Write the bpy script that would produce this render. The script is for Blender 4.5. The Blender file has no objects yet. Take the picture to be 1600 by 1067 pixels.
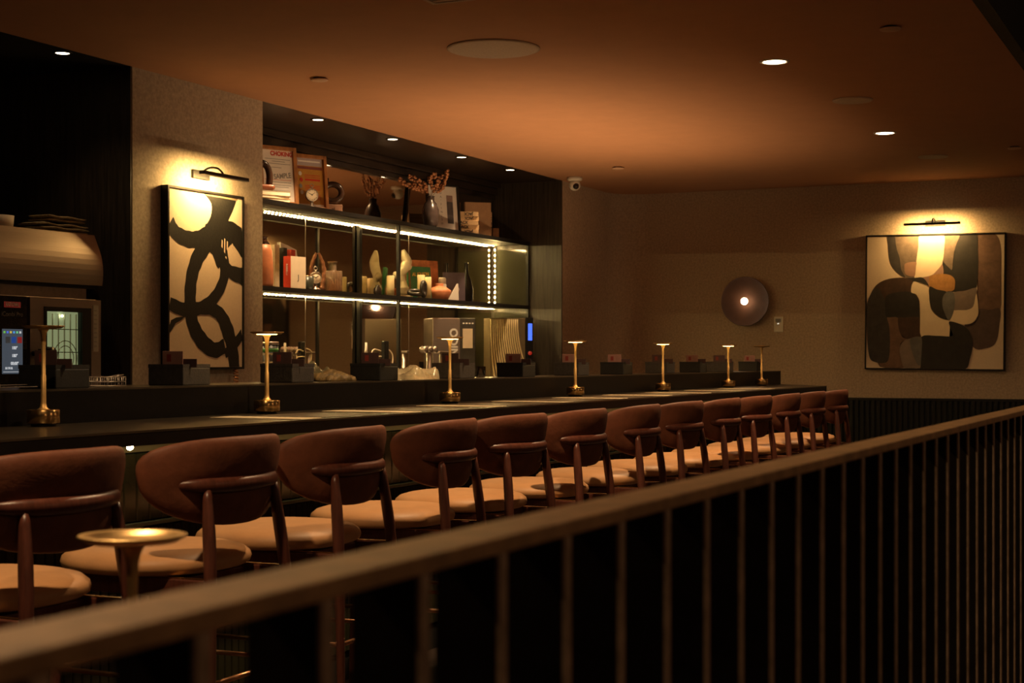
import bpy, bmesh, math, random
from mathutils import Vector, Matrix
random.seed(7)
SC = bpy.context.scene
C = SC.collection
PI = math.pi

# ------------------------------------------------------------------ camera, world, exposure
F = 2456.0                       # focal length in pixels of the 1600 px frame
TH = math.atan(1130.0 / F)       # angle between the view axis and the bar
ST, CT = math.sin(TH), math.cos(TH)
EYE = 1.2
cam_d = bpy.data.cameras.new('camera')
cam = bpy.data.objects.new('camera', cam_d); C.objects.link(cam)
cam.location = (0, 0, EYE)
cam.rotation_euler = (PI/2, 0, TH - PI/2)
cam_d.sensor_width = 36.0
cam_d.lens = 36.0 * F / 1600.0
cam_d.shift_y = 27.5 / 1600.0
cam_d.clip_start = 0.02
cam_d.dof.use_dof = True
cam_d.dof.focus_distance = 6.8
cam_d.dof.aperture_fstop = 9.0
SC.camera = cam
w = bpy.data.worlds.new('world'); SC.world = w; w.use_nodes = True
w.node_tree.nodes['Background'].inputs[0].default_value = (1.0, .6, .35, 1)
w.node_tree.nodes['Background'].inputs[1].default_value = 0.01
SC.view_settings.view_transform = 'Standard'
SC.view_settings.look = 'None'
SC.view_settings.gamma = 1.0
SC.view_settings.use_curve_mapping = False
SC.view_settings.exposure = 0.22
cy = SC.cycles
cy.use_denoising = True
cy.max_bounces = 10; cy.diffuse_bounces = 5; cy.glossy_bounces = 5; cy.transmission_bounces = 8
cy.sample_clamp_indirect = 4.0
cy.caustics_refractive = False
cy.blur_glossy = 0.5

WARM = (1.0, .60, .28)
WARM2 = (1.0, .66, .34)

# ------------------------------------------------------------------ helpers
def at(px, py, D):
    """pixel of the photograph -> point on the plane Y = D (a real depth in the room)"""
    a = (px - 800) / F
    X = D * (CT + a*ST) / (ST - a*CT)
    z = X*CT + D*ST
    return Vector((X, D, EYE + (561 - py) * z / F))
def atx(px, py, X):
    a = (px - 800) / F
    D = X * (ST - a*CT) / (CT + a*ST)
    z = X*CT + D*ST
    return Vector((X, D, EYE + (561 - py) * z / F))

_mats = {}
def mat(name, col, rough=.6, metal=0., var=.0, scale=20., bump=0., bscale=None, emit=None, estr=0., spec=.5, trans=0., ior=1.45, stretch=None, coat=0., sheen=0., col2=None, aniso=0.):
    if name in _mats: return _mats[name]
    m = bpy.data.materials.new(name); m.use_nodes = True
    nt = m.node_tree; b = nt.nodes['Principled BSDF']
    c4 = tuple(col) + (1,)
    b.inputs['Base Color'].default_value = c4
    b.inputs['Roughness'].default_value = rough
    b.inputs['Metallic'].default_value = metal
    b.inputs['Specular IOR Level'].default_value = spec
    b.inputs['Transmission Weight'].default_value = trans
    b.inputs['IOR'].default_value = ior
    b.inputs['Coat Weight'].default_value = coat
    b.inputs['Sheen Weight'].default_value = sheen
    b.inputs['Anisotropic'].default_value = aniso
    if emit:
        b.inputs['Emission Color'].default_value = tuple(emit) + (1,)
        b.inputs['Emission Strength'].default_value = estr
    tc = nt.nodes.new('ShaderNodeTexCoord'); mp = nt.nodes.new('ShaderNodeMapping')
    nt.links.new(tc.outputs['Object'], mp.inputs[0])
    if stretch: mp.inputs['Scale'].default_value = stretch
    if var > 0 or col2:
        n = nt.nodes.new('ShaderNodeTexNoise'); n.inputs['Scale'].default_value = scale
        n.inputs['Detail'].default_value = 8; n.inputs['Roughness'].default_value = .65
        nt.links.new(mp.outputs[0], n.inputs['Vector'])
        r = nt.nodes.new('ShaderNodeValToRGB')
        r.color_ramp.elements[0].position = .32; r.color_ramp.elements[1].position = .70
        lo = col2 if col2 else [c*(1-var) for c in col]
        hi = col if col2 else [min(1, c*(1+var)) for c in col]
        r.color_ramp.elements[0].color = tuple(lo) + (1,); r.color_ramp.elements[1].color = tuple(hi) + (1,)
        nt.links.new(n.outputs['Fac'], r.inputs[0]); nt.links.new(r.outputs[0], b.inputs['Base Color'])
    if bump > 0:
        n2 = nt.nodes.new('ShaderNodeTexNoise'); n2.inputs['Scale'].default_value = bscale or scale
        n2.inputs['Detail'].default_value = 6
        nt.links.new(mp.outputs[0], n2.inputs['Vector'])
        bp = nt.nodes.new('ShaderNodeBump'); bp.inputs['Strength'].default_value = bump; bp.inputs['Distance'].default_value = .01
        nt.links.new(n2.outputs['Fac'], bp.inputs['Height']); nt.links.new(bp.outputs[0], b.inputs['Normal'])
    _mats[name] = m
    return m

M = dict(
 ceiling = mat('terracotta ceiling paint', (.47,.24,.125), .85, var=.04, scale=6, bump=.05, bscale=180),
 plaster = mat('grey brown limewash plaster', (.44,.37,.285), .85, var=.22, scale=55, bump=.12, bscale=45),
 plaster_far = mat('brown limewash plaster', (.50,.385,.28), .88, var=.22, scale=60, bump=.12, bscale=60),
 darkpanel = mat('dark bronze veneer', (.045,.036,.026), .38, var=.5, scale=9, stretch=(6,6,.35), bump=.03),
 black = mat('black satin metal', (.012,.012,.012), .38, metal=.3, var=.2, scale=30),
 blackpaint = mat('black paint', (.010,.009,.008), .6, var=.2, scale=12),
 soffit = mat('dark stained soffit panel', (.030,.020,.015), .33, var=.4, scale=5, stretch=(1,5,5), bump=.03),
 floor = mat('dark timber floor', (.035,.02,.013), .45, var=.5, scale=6, stretch=(.6,6,1), bump=.05),
 counter = mat('dark brown stone worktop', (.030,.022,.014), .30, var=.5, scale=14, bump=.015, bscale=60),
 counterface = mat('black counter edge', (.005,.004,.0035), .4, var=.3, scale=30, spec=.15),
 leatherback = mat('rust brown leather', (.165,.054,.027), .60, var=.30, scale=9, bump=.10, bscale=70, spec=.35),
 leatherseat = mat('tan leather', (.56,.285,.125), .52, var=.08, scale=11, bump=.08, bscale=90),
 wood = mat('dark reddish walnut', (.105,.032,.020), .36, var=.35, scale=18, stretch=(5,5,.6), bump=.04),
 brass = mat('brushed brass', (.80,.50,.20), .22, metal=1., var=.10, scale=60, stretch=(1,1,.1), bump=.02),
 copper = mat('copper tube', (.75,.38,.20), .3, metal=1., var=.1, scale=40),
 steel = mat('brushed stainless steel', (.50,.43,.37), .36, metal=1., var=.08, scale=50, stretch=(.2,4,8), bump=.02),
 steeldark = mat('dull grey steel', (.28,.25,.23), .42, metal=1., var=.15, scale=30),
 rail = mat('weathered bronze flat steel', (.56,.33,.155), .5, metal=.3, var=.28, scale=26, bump=.10, bscale=70),
 fin = mat('black lacquered flat bar', (.020,.015,.012), .16, metal=.0, var=.3, scale=20),
 finlit = mat('lit grey brown bar edge', (.54,.37,.245), .5, metal=.1, var=.4, scale=30, bump=.1, bscale=80),  # front edge of the black fins, its lit look put into the colour
 white = mat('white plastic', (.72,.68,.60), .45, var=.03, scale=30),
 cream = mat('cream paper', (.78,.66,.48), .7, var=.05, scale=20),
 paper = mat('white paper', (.75,.70,.64), .7, var=.03, scale=20),
 canvas = mat('pale canvas', (.76,.60,.45), .85, var=.05, scale=120, bump=.05, bscale=300),
 ink = mat('black brush paint', (.010,.010,.009), .55, var=.4, scale=60, bump=.1, bscale=90),
 boxleather = mat('charcoal leather', (.045,.038,.034), .5, var=.3, scale=60, bump=.15, bscale=120),
 boxdark = mat('black leather', (.014,.013,.012), .5, var=.3, scale=60, bump=.1, bscale=120),
 boxbrown = mat('grey brown leather', (.075,.060,.050), .55, var=.3, scale=60, bump=.15, bscale=120),
 cardpink = mat('dusty rose card', (.30,.15,.12), .6, var=.1, scale=30),
 carddark = mat('plum card', (.07,.035,.032), .6, var=.1, scale=30),
 red = mat('red print', (.55,.04,.02), .5, var=.05, scale=30),
 darktext = mat('black print', (.02,.02,.02), .6, var=.05, scale=30),
 greytext = mat('grey print', (.25,.24,.23), .6, var=.05, scale=30),
 whitetext = mat('white print', (.8,.78,.75), .5, var=.03, scale=30),
 goldtext = mat('gold print', (.75,.50,.12), .5, var=.05, scale=30),
 framewood = mat('honey brown frame wood', (.36,.15,.05), .38, var=.4, scale=18, stretch=(1,1,.5), bump=.05),
 glass = mat('clear glass', (1,1,1), .03, trans=1., ior=1.3),
 smokeglass = mat('smoked glass', (.16,.13,.14), .08, trans=.6, ior=1.4),
 mirror = None,
)
def mk_mirror():
    m = bpy.data.materials.new('smoked antique mirror'); m.use_nodes = True
    nt = m.node_tree; b = nt.nodes['Principled BSDF']
    b.inputs['Metallic'].default_value = 1; b.inputs['Roughness'].default_value = .035
    tc = nt.nodes.new('ShaderNodeTexCoord'); n = nt.nodes.new('ShaderNodeTexNoise'); n.inputs['Scale'].default_value = 3; n.inputs['Detail'].default_value = 8
    r = nt.nodes.new('ShaderNodeValToRGB'); r.color_ramp.elements[0].color = (.60,.52,.42,1); r.color_ramp.elements[1].color = (.72,.64,.53,1)
    nt.links.new(tc.outputs['Object'], n.inputs['Vector']); nt.links.new(n.outputs['Fac'], r.inputs[0]); nt.links.new(r.outputs[0], b.inputs['Base Color'])
    return m
M['mirror'] = mk_mirror()
def glow(name, col, s):
    return mat(name, (.03,.03,.03), .5, emit=col, estr=s, var=.02, scale=30)
M['bulb'] = glow('lit downlight lens', (1,.80,.52), 9)
M['led'] = glow('lit led diode', (1,.68,.25), 500)
M['ledtape'] = glow('lit led tape', (1,.66,.22), .45)
M['lampglow'] = glow('lit lamp diffuser', (1,.62,.20), 20)
M['globe'] = glow('lit opal globe', (1,.66,.38), 25)

def tilemat():
    m = bpy.data.materials.new('glazed green brown tile'); m.use_nodes = True
    nt = m.node_tree; b = nt.nodes['Principled BSDF']
    b.inputs['Roughness'].default_value = .16
    tc = nt.nodes.new('ShaderNodeTexCoord')
    n = nt.nodes.new('ShaderNodeTexNoise'); n.inputs['Scale'].default_value = 5; n.inputs['Detail'].default_value = 5
    r = nt.nodes.new('ShaderNodeValToRGB')
    r.color_ramp.elements[0].color = (.016,.020,.009,1); r.color_ramp.elements[1].color = (.040,.032,.015,1)
    nt.links.new(tc.outputs['Object'], n.inputs['Vector']); nt.links.new(n.outputs['Fac'], r.inputs[0]); nt.links.new(r.outputs[0], b.inputs['Base Color'])
    bp = nt.nodes.new('ShaderNodeBump'); bp.inputs['Strength'].default_value = .15
    n2 = nt.nodes.new('ShaderNodeTexNoise'); n2.inputs['Scale'].default_value = 14
    nt.links.new(tc.outputs['Object'], n2.inputs['Vector']); nt.links.new(n2.outputs['Fac'], bp.inputs['Height']); nt.links.new(bp.outputs[0], b.inputs['Normal'])
    return m
M['tile'] = tilemat()

class MB:
    """collects shapes and links them as ONE mesh object"""
    def __init__(s): s.b = bmesh.new(); s.mi = 0
    def _new(s, vs, fs, smooth=False):
        bv = [s.b.verts.new(v) for v in vs]
        out = []
        for f in fs:
            try: fc = s.b.faces.new([bv[i] for i in f])
            except ValueError: continue
            fc.material_index = s.mi; fc.smooth = smooth; out.append(fc)
        return bv, out
    def box(s, c, d, r=0., rot=None, seg=2):
        x, y, z = [k/2 for k in d]
        vs = [(-x,-y,-z),(x,-y,-z),(x,y,-z),(-x,y,-z),(-x,-y,z),(x,-y,z),(x,y,z),(-x,y,z)]
        fs = [(3,2,1,0),(4,5,6,7),(0,1,5,4),(1,2,6,5),(2,3,7,6),(3,0,4,7)]
        t = bmesh.new(); bv = [t.verts.new(v) for v in vs]
        for f in fs: t.faces.new([bv[i] for i in f])
        if r > 0:
            bmesh.ops.bevel(t, geom=t.edges[:], offset=min(r, min(d)*.49), segments=seg, affect='EDGES', profile=.5)
        m = Matrix.Translation(c)
        if rot is not None: m = m @ rot
        t.transform(m)
        s._merge(t)
        return s
    def _merge(s, t, smooth=None):
        t.verts.index_update()
        mp = {}
        for v in t.verts: mp[v.index] = s.b.verts.new(v.co)
        for f in t.faces:
            try:
                n = s.b.faces.new([mp[v.index] for v in f.verts]); n.material_index = s.mi; n.smooth = f.smooth if smooth is None else smooth
            except ValueError: pass
        t.free()
    def span(s, a, b, r=0.):
        return s.box([(a[i]+b[i])/2 for i in range(3)], [abs(b[i]-a[i]) for i in range(3)], r)
    def lathe(s, prof, c=(0,0,0), n=28, axis='z', sx=1., sy=1., cap=True):
        """prof: (radius, height) pairs"""
        vs = []; fs = []
        for (r, h) in prof:
            for k in range(n):
                a = 2*PI*k/n
                p = (r*math.cos(a)*sx, r*math.sin(a)*sy, h)
                if axis == 'x': p = (p[2], p[0], p[1])
                if axis == 'y': p = (p[0], p[2], p[1])
                vs.append((p[0]+c[0], p[1]+c[1], p[2]+c[2]))
        for i in range(len(prof)-1):
            for k in range(n):
                fs.append((i*n+k, i*n+(k+1) % n, (i+1)*n+(k+1) % n, (i+1)*n+k))
        if cap and prof[0][0] > 1e-6: fs.append(tuple(reversed(range(n))))
        if cap and prof[-1][0] > 1e-6: fs.append(tuple((len(prof)-1)*n+k for k in range(n)))
        s._new(vs, fs, True)
        return s
    def tube(s, pts, rad, n=10, closed=False, flat=1.):
        pts = [Vector(p) for p in pts]
        if not hasattr(rad, '__len__'): rad = [rad]*len(pts)
        N = len(pts); vs = []; fs = []; up = None
        for i, p in enumerate(pts):
            if closed: t = pts[(i+1) % N] - pts[i-1]
            else: t = pts[min(i+1, N-1)] - pts[max(i-1, 0)]
            t.normalize()
            if up is None:
                up = Vector((0,0,1)) if abs(t.z) < .9 else Vector((1,0,0))
            a = t.cross(up)
            if a.length < 1e-4: a = t.cross(Vector((0,1,0)))
            a.normalize(); b = a.cross(t).normalized()
            up = b if abs(t.z) > .2 or closed is None else up
            for k in range(n):
                q = 2*PI*k/n
                vs.append(p + (a*math.cos(q)*flat + b*math.sin(q))*rad[i])
        for i in range(N if closed else N-1):
            for k in range(n):
                j = (i+1) % N
                fs.append((i*n+k, i*n+(k+1) % n, j*n+(k+1) % n, j*n+k))
        if not closed:
            fs.append(tuple(reversed(range(n)))); fs.append(tuple((N-1)*n+k for k in range(n)))
        s._new(vs, fs, True)
        return s
    def ball(s, c, r, n=20, m=12):
        if not hasattr(r, '__len__'): r = (r, r, r)
        vs = []; fs = []
        for i in range(m+1):
            t = PI*i/m
            for k in range(n):
                a = 2*PI*k/n
                vs.append((c[0]+r[0]*math.sin(t)*math.cos(a), c[1]+r[1]*math.sin(t)*math.sin(a), c[2]+r[2]*math.cos(t)))
        for i in range(m):
            for k in range(n):
                fs.append(((i+1)*n+k, (i+1)*n+(k+1) % n, i*n+(k+1) % n, i*n+k))
        bv, _ = s._new(vs, fs, True)
        bmesh.ops.remove_doubles(s.b, verts=bv, dist=1e-6)
        return s
    def prism(s, poly, ax, lo, hi, smooth=False):
        """poly in the plane across axis ax, extruded from lo to hi"""
        def P(u, v, h):
            return {'x': (h, u, v), 'y': (u, h, v), 'z': (u, v, h)}[ax]
        n = len(poly)
        vs = [P(u, v, lo) for u, v in poly] + [P(u, v, hi) for u, v in poly]
        fs = [tuple(reversed(range(n))), tuple(range(n, 2*n))] + [(k, (k+1) % n, n+(k+1) % n, n+k) for k in range(n)]
        _, fc = s._new(vs, fs)
        if smooth:
            for f in fc[2:]: f.smooth = True
        return s
    def poly(s, pts):
        s._new(pts, [tuple(range(len(pts)))]); return s
    def build(s, name, mats, parent=None, fixn=True, shade_auto=False):
        if fixn: bmesh.ops.recalc_face_normals(s.b, faces=s.b.faces[:])
        me = bpy.data.meshes.new(name); s.b.to_mesh(me); s.b.free()
        if not isinstance(mats, (list, tuple)): mats = [mats]
        for m in mats: me.materials.append(m)
        o = bpy.data.objects.new(name, me); C.objects.link(o)
        if parent is not None: o.parent = parent
        return o

def tag(o, label=None, cat=None, group=None, kind=None):
    if label: o['label'] = label
    if cat: o['category'] = cat
    if group: o['group'] = group
    if kind: o['kind'] = kind
    return o
def thing(name, loc, label, cat, group=None, rz=0.):
    o = bpy.data.objects.new(name, None); C.objects.link(o); o.empty_display_size = .1
    o.location = loc; o.rotation_euler = (0, 0, rz)
    return tag(o, label, cat, group)
def struct(o): return tag(o, kind='structure')
def dup(root, loc, rz=None, label=None, group=None):
    r = root.copy(); C.objects.link(r); r.location = loc
    if rz is not None: r.rotation_euler = (0, 0, rz)
    if label: r['label'] = label
    if group: r['group'] = group
    for ch in [o for o in root.children]:
        c = ch.copy(); C.objects.link(c); c.parent = r
        for g in list(ch.children):
            d = g.copy(); C.objects.link(d); d.parent = c
    return r
def text(body, size, m, parent, loc, rot, name='lettering', depth=.0006, bold=0., sx=1., align='CENTER', color_mats=None):
    cu = bpy.data.curves.new(name, 'FONT'); cu.body = body; cu.size = size; cu.extrude = depth; cu.offset = bold
    cu.align_x = align; cu.align_y = 'CENTER'
    o = bpy.data.objects.new(name, cu); C.objects.link(o)
    dg = bpy.context.evaluated_depsgraph_get()
    me = bpy.data.meshes.new_from_object(o.evaluated_get(dg))
    C.objects.unlink(o); bpy.data.objects.remove(o); bpy.data.curves.remove(cu)
    me.materials.clear(); me.materials.append(m); me.name = name
    if sx != 1.:
        for v in me.vertices: v.co.x *= sx
    q = bpy.data.objects.new(name, me); C.objects.link(q)
    q.parent = parent; q.location = loc; q.rotation_euler = rot
    return q
FACE_Y = (PI/2, 0, 0)            # text that faces -Y (towards the stools)
FACE_X = (PI/2, 0, -PI/2)        # text that faces -X
def rotz(a): return Matrix.Rotation(a, 4, 'Z')
def rotx(a): return Matrix.Rotation(a, 4, 'X')
def roty(a): return Matrix.Rotation(a, 4, 'Y')
def smoothpoly(pts, k=5):
    n = len(pts); out = []
    for i in range(n):
        p0, p1, p2, p3 = pts[i-1], pts[i], pts[(i+1) % n], pts[(i+2) % n]
        for j in range(k):
            t = j/k
            out.append(tuple(.5*((2*p1[c]) + (-p0[c]+p2[c])*t + (2*p0[c]-5*p1[c]+4*p2[c]-p3[c])*t*t + (-p0[c]+3*p1[c]-3*p2[c]+p3[c])*t**3) for c in range(2)))
    return out
def smoothline(pts, k=6):
    out = []; n = len(pts)
    for i in range(n-1):
        p0, p1, p2, p3 = pts[max(i-1,0)], pts[i], pts[i+1], pts[min(i+2,n-1)]
        for j in range(k):
            t = j/k
            out.append(tuple(.5*((2*p1[c]) + (-p0[c]+p2[c])*t + (2*p0[c]-5*p1[c]+4*p2[c]-p3[c])*t*t + (-p0[c]+3*p1[c]-3*p2[c]+p3[c])*t**3) for c in range(len(pts[0]))))
    out.append(tuple(pts[-1]))
    return out
def light(kind, loc, power, col=WARM, rot=(0,0,0), size=.05, sy=None, angle=None, blend=.5, parent=None, spread=None):
    d = bpy.data.lights.new('light', kind); d.energy = power; d.color = col
    if kind == 'AREA':
        d.size = size
        if sy is not None: d.shape = 'RECTANGLE'; d.size_y = sy
        else: d.shape = 'DISK'
        if spread: d.spread = spread
    elif kind == 'SPOT':
        d.spot_size = angle or 1.6; d.spot_blend = blend; d.shadow_soft_size = size
    else: d.shadow_soft_size = size
    o = bpy.data.objects.new('light', d); C.objects.link(o); o.location = loc; o.rotation_euler = rot
    if parent is not None: o.parent = parent
    return o

# ------------------------------------------------------------------ room
CEIL = 2.70; WALL = 5.14; MIRR = 5.78; FARX = 13.5; RX0, RX1 = 7.70, 12.17; KX = 6.50
struct(MB().span((-4,-4,-.1),(14,7,0)).build('floor', M['floor']))
struct(MB().span((-4,1.0,CEIL),(13.8,WALL,CEIL+.12)).build('ceiling', M['ceiling']))
# dark soffits over the recesses, stepped down at the back
struct(MB().span((RX0,WALL,CEIL),(RX1,6.0,CEIL+.12)).build('trim_1', M['soffit']))
struct(MB().span((-4,WALL,CEIL),(KX,7.0,CEIL+.12)).build('trim_5', M['blackpaint']))
tb = MB()
tb.span((RX0,5.70,2.655),(RX1,MIRR,CEIL-.001), .004).span((RX0,5.735,2.60),(RX1,MIRR,2.654), .004).span((RX0,5.755,2.565),(RX1,MIRR,2.599), .003)
struct(tb.build('trim_2', M['soffit']))
# opening in the ceiling towards the stair: fascia and higher ceiling
struct(MB().span((-4,.94,CEIL-.0),(13.8,.999,4.2)).build('trim_3', M['blackpaint']))
struct(MB().span((-4,-4,4.2),(14,1.0,4.3)).build('ceiling', M['blackpaint']))
# walls
struct(MB().span((-4.1,-4,0),(-4,7,4.3)).build('wall_left', M['darkpanel']))
struct(MB().span((-4,-4.1,0),(14,-4,4.3)).build('wall_near', M['darkpanel']))
struct(MB().span((KX+.012,WALL,0),(RX0,6.0,CEIL)).build('wall_column', M['plaster']))
struct(MB().span((KX,WALL+.002,0),(KX+.011,7.0,CEIL)).build('wall_column_side', M['darkpanel']))
struct(MB().span((RX0,5.80,0),(RX1,5.9,CEIL)).build('wall_recess', M['blackpaint']))
struct(MB().span((RX1,WALL+.002,0),(RX1+.02,5.9,CEIL)).build('wall_recess_side', M['darkpanel']))
struct(MB().span((-4,6.9,0),(KX+.6,7.0,CEIL)).build('wall_kitchen', M['blackpaint']))
# right wall with rounded corner into the far wall
pts = [(RX1+.021, WALL)]
R = .30
for k in range(13):
    a = PI/2*k/12
    pts.append((FARX-R+R*math.sin(a), WALL-R+R*math.cos(a)))
pts += [(FARX, -4), (FARX+.3, -4), (FARX+.3, 6.0), (RX1+.021, 6.0)]
o = MB().prism(pts, 'z', .0, CEIL, smooth=True).build('wall_far', M['plaster_far'])
for p in o.data.polygons: p.use_smooth = False
struct(o)
struct(MB().span((FARX,-4,CEIL),(FARX+.3,1.0,4.3)).build('wall_far_upper', M['blackpaint']))
# fluted dark wainscot on the far wall
wb = MB(); WT = .87
wb.span((FARX-.030,-1.0,0),(FARX-.001,4.7,WT-.02))
yy = 4.69
while yy > -1.0:
    wb.box((FARX-.038, yy, (WT-.02)/2), (.022,.030,WT-.022), .005); yy -= .046
wb.span((FARX-.055,-1.0,WT-.02),(FARX-.001,4.7,WT))
wo = wb.build('wall_wainscot', mat('black green lacquer slats', (.007,.008,.007), .4, var=.3, scale=10))
struct(wo)

# unseen globe lamps added behind the viewer to fill the room with light
for i, (x, lab) in enumerate([(-1.0,'opal globe wall lamp behind the viewer, nearest the left wall'),(4.5,'opal globe wall lamp behind the viewer, middle one'),(10.0,'opal globe wall lamp behind the viewer, nearest the art wall')]):
    t = thing('fill_lamp', (x,-3.99,2.6), lab, 'wall lamp', 'globe lamps on the near wall')
    MB().lathe([(.06,-.009),(.06,.02),(0,.02)], n=24, axis='y').build('wall_plate', M['brass'], t)
    MB().tube([(0,.02,0),(0,.12,0)], .01, 10).build('arm', M['brass'], t)
    MB().ball((0,.20,0), .085).build('globe', glow('added fill globe', (1,.62,.34), 6), t)
    light('POINT', (0,.36,0), 16, (1,.56,.30), size=.12, parent=t)

# ------------------------------------------------------------------ smoked mirror panels behind the shelves
seams = [RX0, 9.18, 10.66, 12.14]
names_m = ['left smoked mirror panel behind the framed notices, next to the plastered column',
           'middle smoked mirror panel behind the pale bone sculpture',
           'right smoked mirror panel behind the pale book stack']
for i in range(3):
    o = MB().span((seams[i]+.002,MIRR,.95),(seams[i+1]-.002,MIRR+.008,2.565)).build('mirror_panel', M['mirror'])
    tag(o, names_m[i], 'mirror', 'smoked mirror panels in the bar recess')
tb = MB()
for x in seams[1:3]: tb.span((x-.004,MIRR-.001,.95),(x+.004,MIRR+.006,2.565))
struct(tb.build('trim_4', M['steel']))
tag(MB().span((RX1-.005,5.45,1.65),(RX1-.0005,5.765,2.13)).span((RX1-.005,5.45,.95),(RX1-.0005,5.765,1.60)).build('glass_side_panel', mat('dark olive back painted glass', (.05,.048,.03), .08, spec=1.)),
    'dark olive glass panel closing the right end of the shelves', 'panel')

# ------------------------------------------------------------------ ceiling fittings
def downlight(X, D, label, group, p, ang=2.2, r=.045, blend=.9, col=WARM2, fit='white', lens=None):
    t = thing('downlight', (X, D, CEIL), label, 'downlight', group)
    MB().lathe([(r,0),(r+.014,0),(r+.012,-.004),(r,-.005),(r,0)], n=32, cap=False).build('trim_ring', M[fit], t)
    MB().lathe([(0,-.003),(r*.92,-.003),(r*.92,-.001),(0,-.001)], n=32).build('lens', lens or M['bulb'], t)
    light('SPOT', (0,0,-.012), p, col, size=.03, angle=ang, blend=blend, parent=t)
    return t
pr = 'ceiling downlights over the bar stools'
for i, (X, lab) in enumerate([(-.5,'round recessed ceiling downlight over the stair end, out of the frame'),(2.25,'round recessed ceiling downlight above the nearest bar stool, out of the frame'),
        (5.0,'round recessed ceiling downlight above the fourth bar stool, out of the frame'),
        (7.75,'bright round downlight in the terracotta ceiling, the nearer of the two in view'),(10.5,'bright round downlight in the terracotta ceiling, the farther one by the art wall')]):
    downlight(X, 2.11, lab, pr, {-.5:30, 2.25:110, 5.0:150, 7.75:170, 10.5:115}[X], ang=2.45, r=.062, blend=.8)
gr = 'small downlights in the dark soffit'
for X, lab, p in [(6.07,'small downlight in the black soffit above the kitchen oven',5),(8.43,'small soffit downlight above the framed notices, nearest to the plastered column',72),
        (9.39,'second small soffit downlight from the plastered column, above the ring sculpture',72),(10.44,'third small soffit downlight from the plastered column, above the white picture',72),(11.3,'small soffit downlight nearest the security camera, above the pale books',50)]:
    downlight(X, 5.215, lab, gr, p, ang=1.9, r=.036, fit='soffitring' if False else 'black')
def disc_fit(name, X, D, r, label, cat, group=None, m=None, grille=False):
    t = thing(name, (X, D, CEIL), label, cat, group)
    mm = m or mat('terracotta painted metal', (.62,.40,.27), .6, var=.05, scale=30)
    if grille:
        MB().lathe([(r*.93,-.001),(r,-.001),(r,-.006),(r*.95,-.010),(r*.93,-.009)], n=48).build('rim', mm, t)
        b = MB().lathe([(0,-.006),(r*.93,-.006),(r*.93,-.003),(0,-.003)], n=48)
        for k in range(1, 9): b.lathe([(r*k/10,-.0085),(r*k/10+.004,-.0085),(r*k/10+.004,-.005),(r*k/10,-.005)], n=40)
        b.build('grille', mm, t)
    else:
        MB().lathe([(0,-.016),(r*.9,-.016),(r,-.012),(r,-.008),(0,-.008)], n=32).build('cover_plate', mm, t)
        MB().lathe([(0,0),(r*.7,0),(r*.7,-.009),(0,-.009)], n=24).build('collar', M['black'], t)
    return t
spk = mat('greyish speaker mesh', (.52,.40,.30), .7, var=.15, scale=160)
disc_fit('ceiling_speaker', 6.85, 3.25, .225, 'large round ceiling speaker grille above the middle of the bar', 'speaker', 'round speakers in the ceiling', spk, True)
disc_fit('ceiling_speaker', 9.08, 2.01, .115, 'small round ceiling speaker between the two bright ceiling downlights', 'speaker', 'round speakers in the ceiling', spk, True)
disc_fit('ceiling_speaker', 11.86, 2.03, .108, 'small round ceiling speaker closest to the wall with the large abstract painting', 'speaker', 'round speakers in the ceiling', spk, True)
for X, D, lab in [(7.19,4.44,'small round sprinkler cover above the black and cream brush painting column'),(7.16,1.415,'small round sprinkler cover in the ceiling, top right of the photo'),
                  (11.5,4.38,'small round sprinkler cover in the ceiling near the security camera'),(11.57,1.416,'small round sprinkler cover at the right edge of the photo')]:
    disc_fit('sprinkler_cover', X, D, .048, lab, 'sprinkler', 'concealed sprinkler covers')
t = thing('ceiling_grille', (5.70, 2.96, CEIL), 'small square grille cut by the top edge of the photo', 'vent', None)
b = MB().span((-.16,-.1,-.012),(.16,-.08,0)).span((-.16,.08,-.012),(.16,.1,0)).span((-.16,-.08,-.012),(-.14,.08,0)).span((.14,-.08,-.012),(.16,.08,0)); b.build('frame', spk, t)
b = MB()
for k in range(7): b.box((-.12+k*.04,0,-.006),(.022,.158,.008))
b.build('slats', spk, t)

# security camera
p = atx(898, 287, 12.75); p = at(898, 287, 4.95)
t = thing('security_camera', (p.x, p.y, CEIL), 'white dome security camera on the ceiling by the dark recess edge', 'security camera')
MB().lathe([(0,0),(.062,0),(.062,-.022),(.050,-.032),(0,-.032)], n=28).build('mount', M['white'], t)
MB().ball((0,0,-.065),(.048,.048,.046)).build('housing', M['white'], t)
MB().ball((-.028,-.022,-.078),(.026,.026,.026)).build('lens', M['fin'], t)

# ------------------------------------------------------------------ bar counter
CF, CR, CH = 2.75, 3.26, 1.0022
LT = 1.108; LD = 3.58
XL = 0.6
t = thing('bar_counter', (0, 0, 0), 'long dark stone bar counter with a black edge and tiled front', 'bar counter')
top = MB()
poly = [(XL,CF),(11.56,CF),(12.16,CR),(12.16,LD),(XL,LD)]
top.mi = 0
top.prism(poly, 'z', CH-.006, CH)
top.mi = 1
top.prism([(XL,CF+.001),(11.558,CF+.001),(12.158,CR),(12.158,LD-.001),(XL,LD-.001)], 'z', CH-.042, CH-.0062)
top.build('worktop', [M['counter'], M['counterface']], t)
tl_ = thing('raised_ledge', (0,0,0), 'long black raised ledge along the back of the bar counter', 'ledge')
lb = MB(); lb.mi = 1
lb.span((XL,CR,CH+.0005),(12.16,LD,LT-.006)); lb.mi = 0
lb.span((XL,CR-.001,LT-.006),(12.161,LD,LT))
lb.build('ledge_board', [M['counter'], M['counterface']], tl_)
BF = 3.03
MB().span((XL,BF+.03,.0),(12.05,LD-.06,CH-.043)).build('carcass', M['blackpaint'], t)
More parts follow.
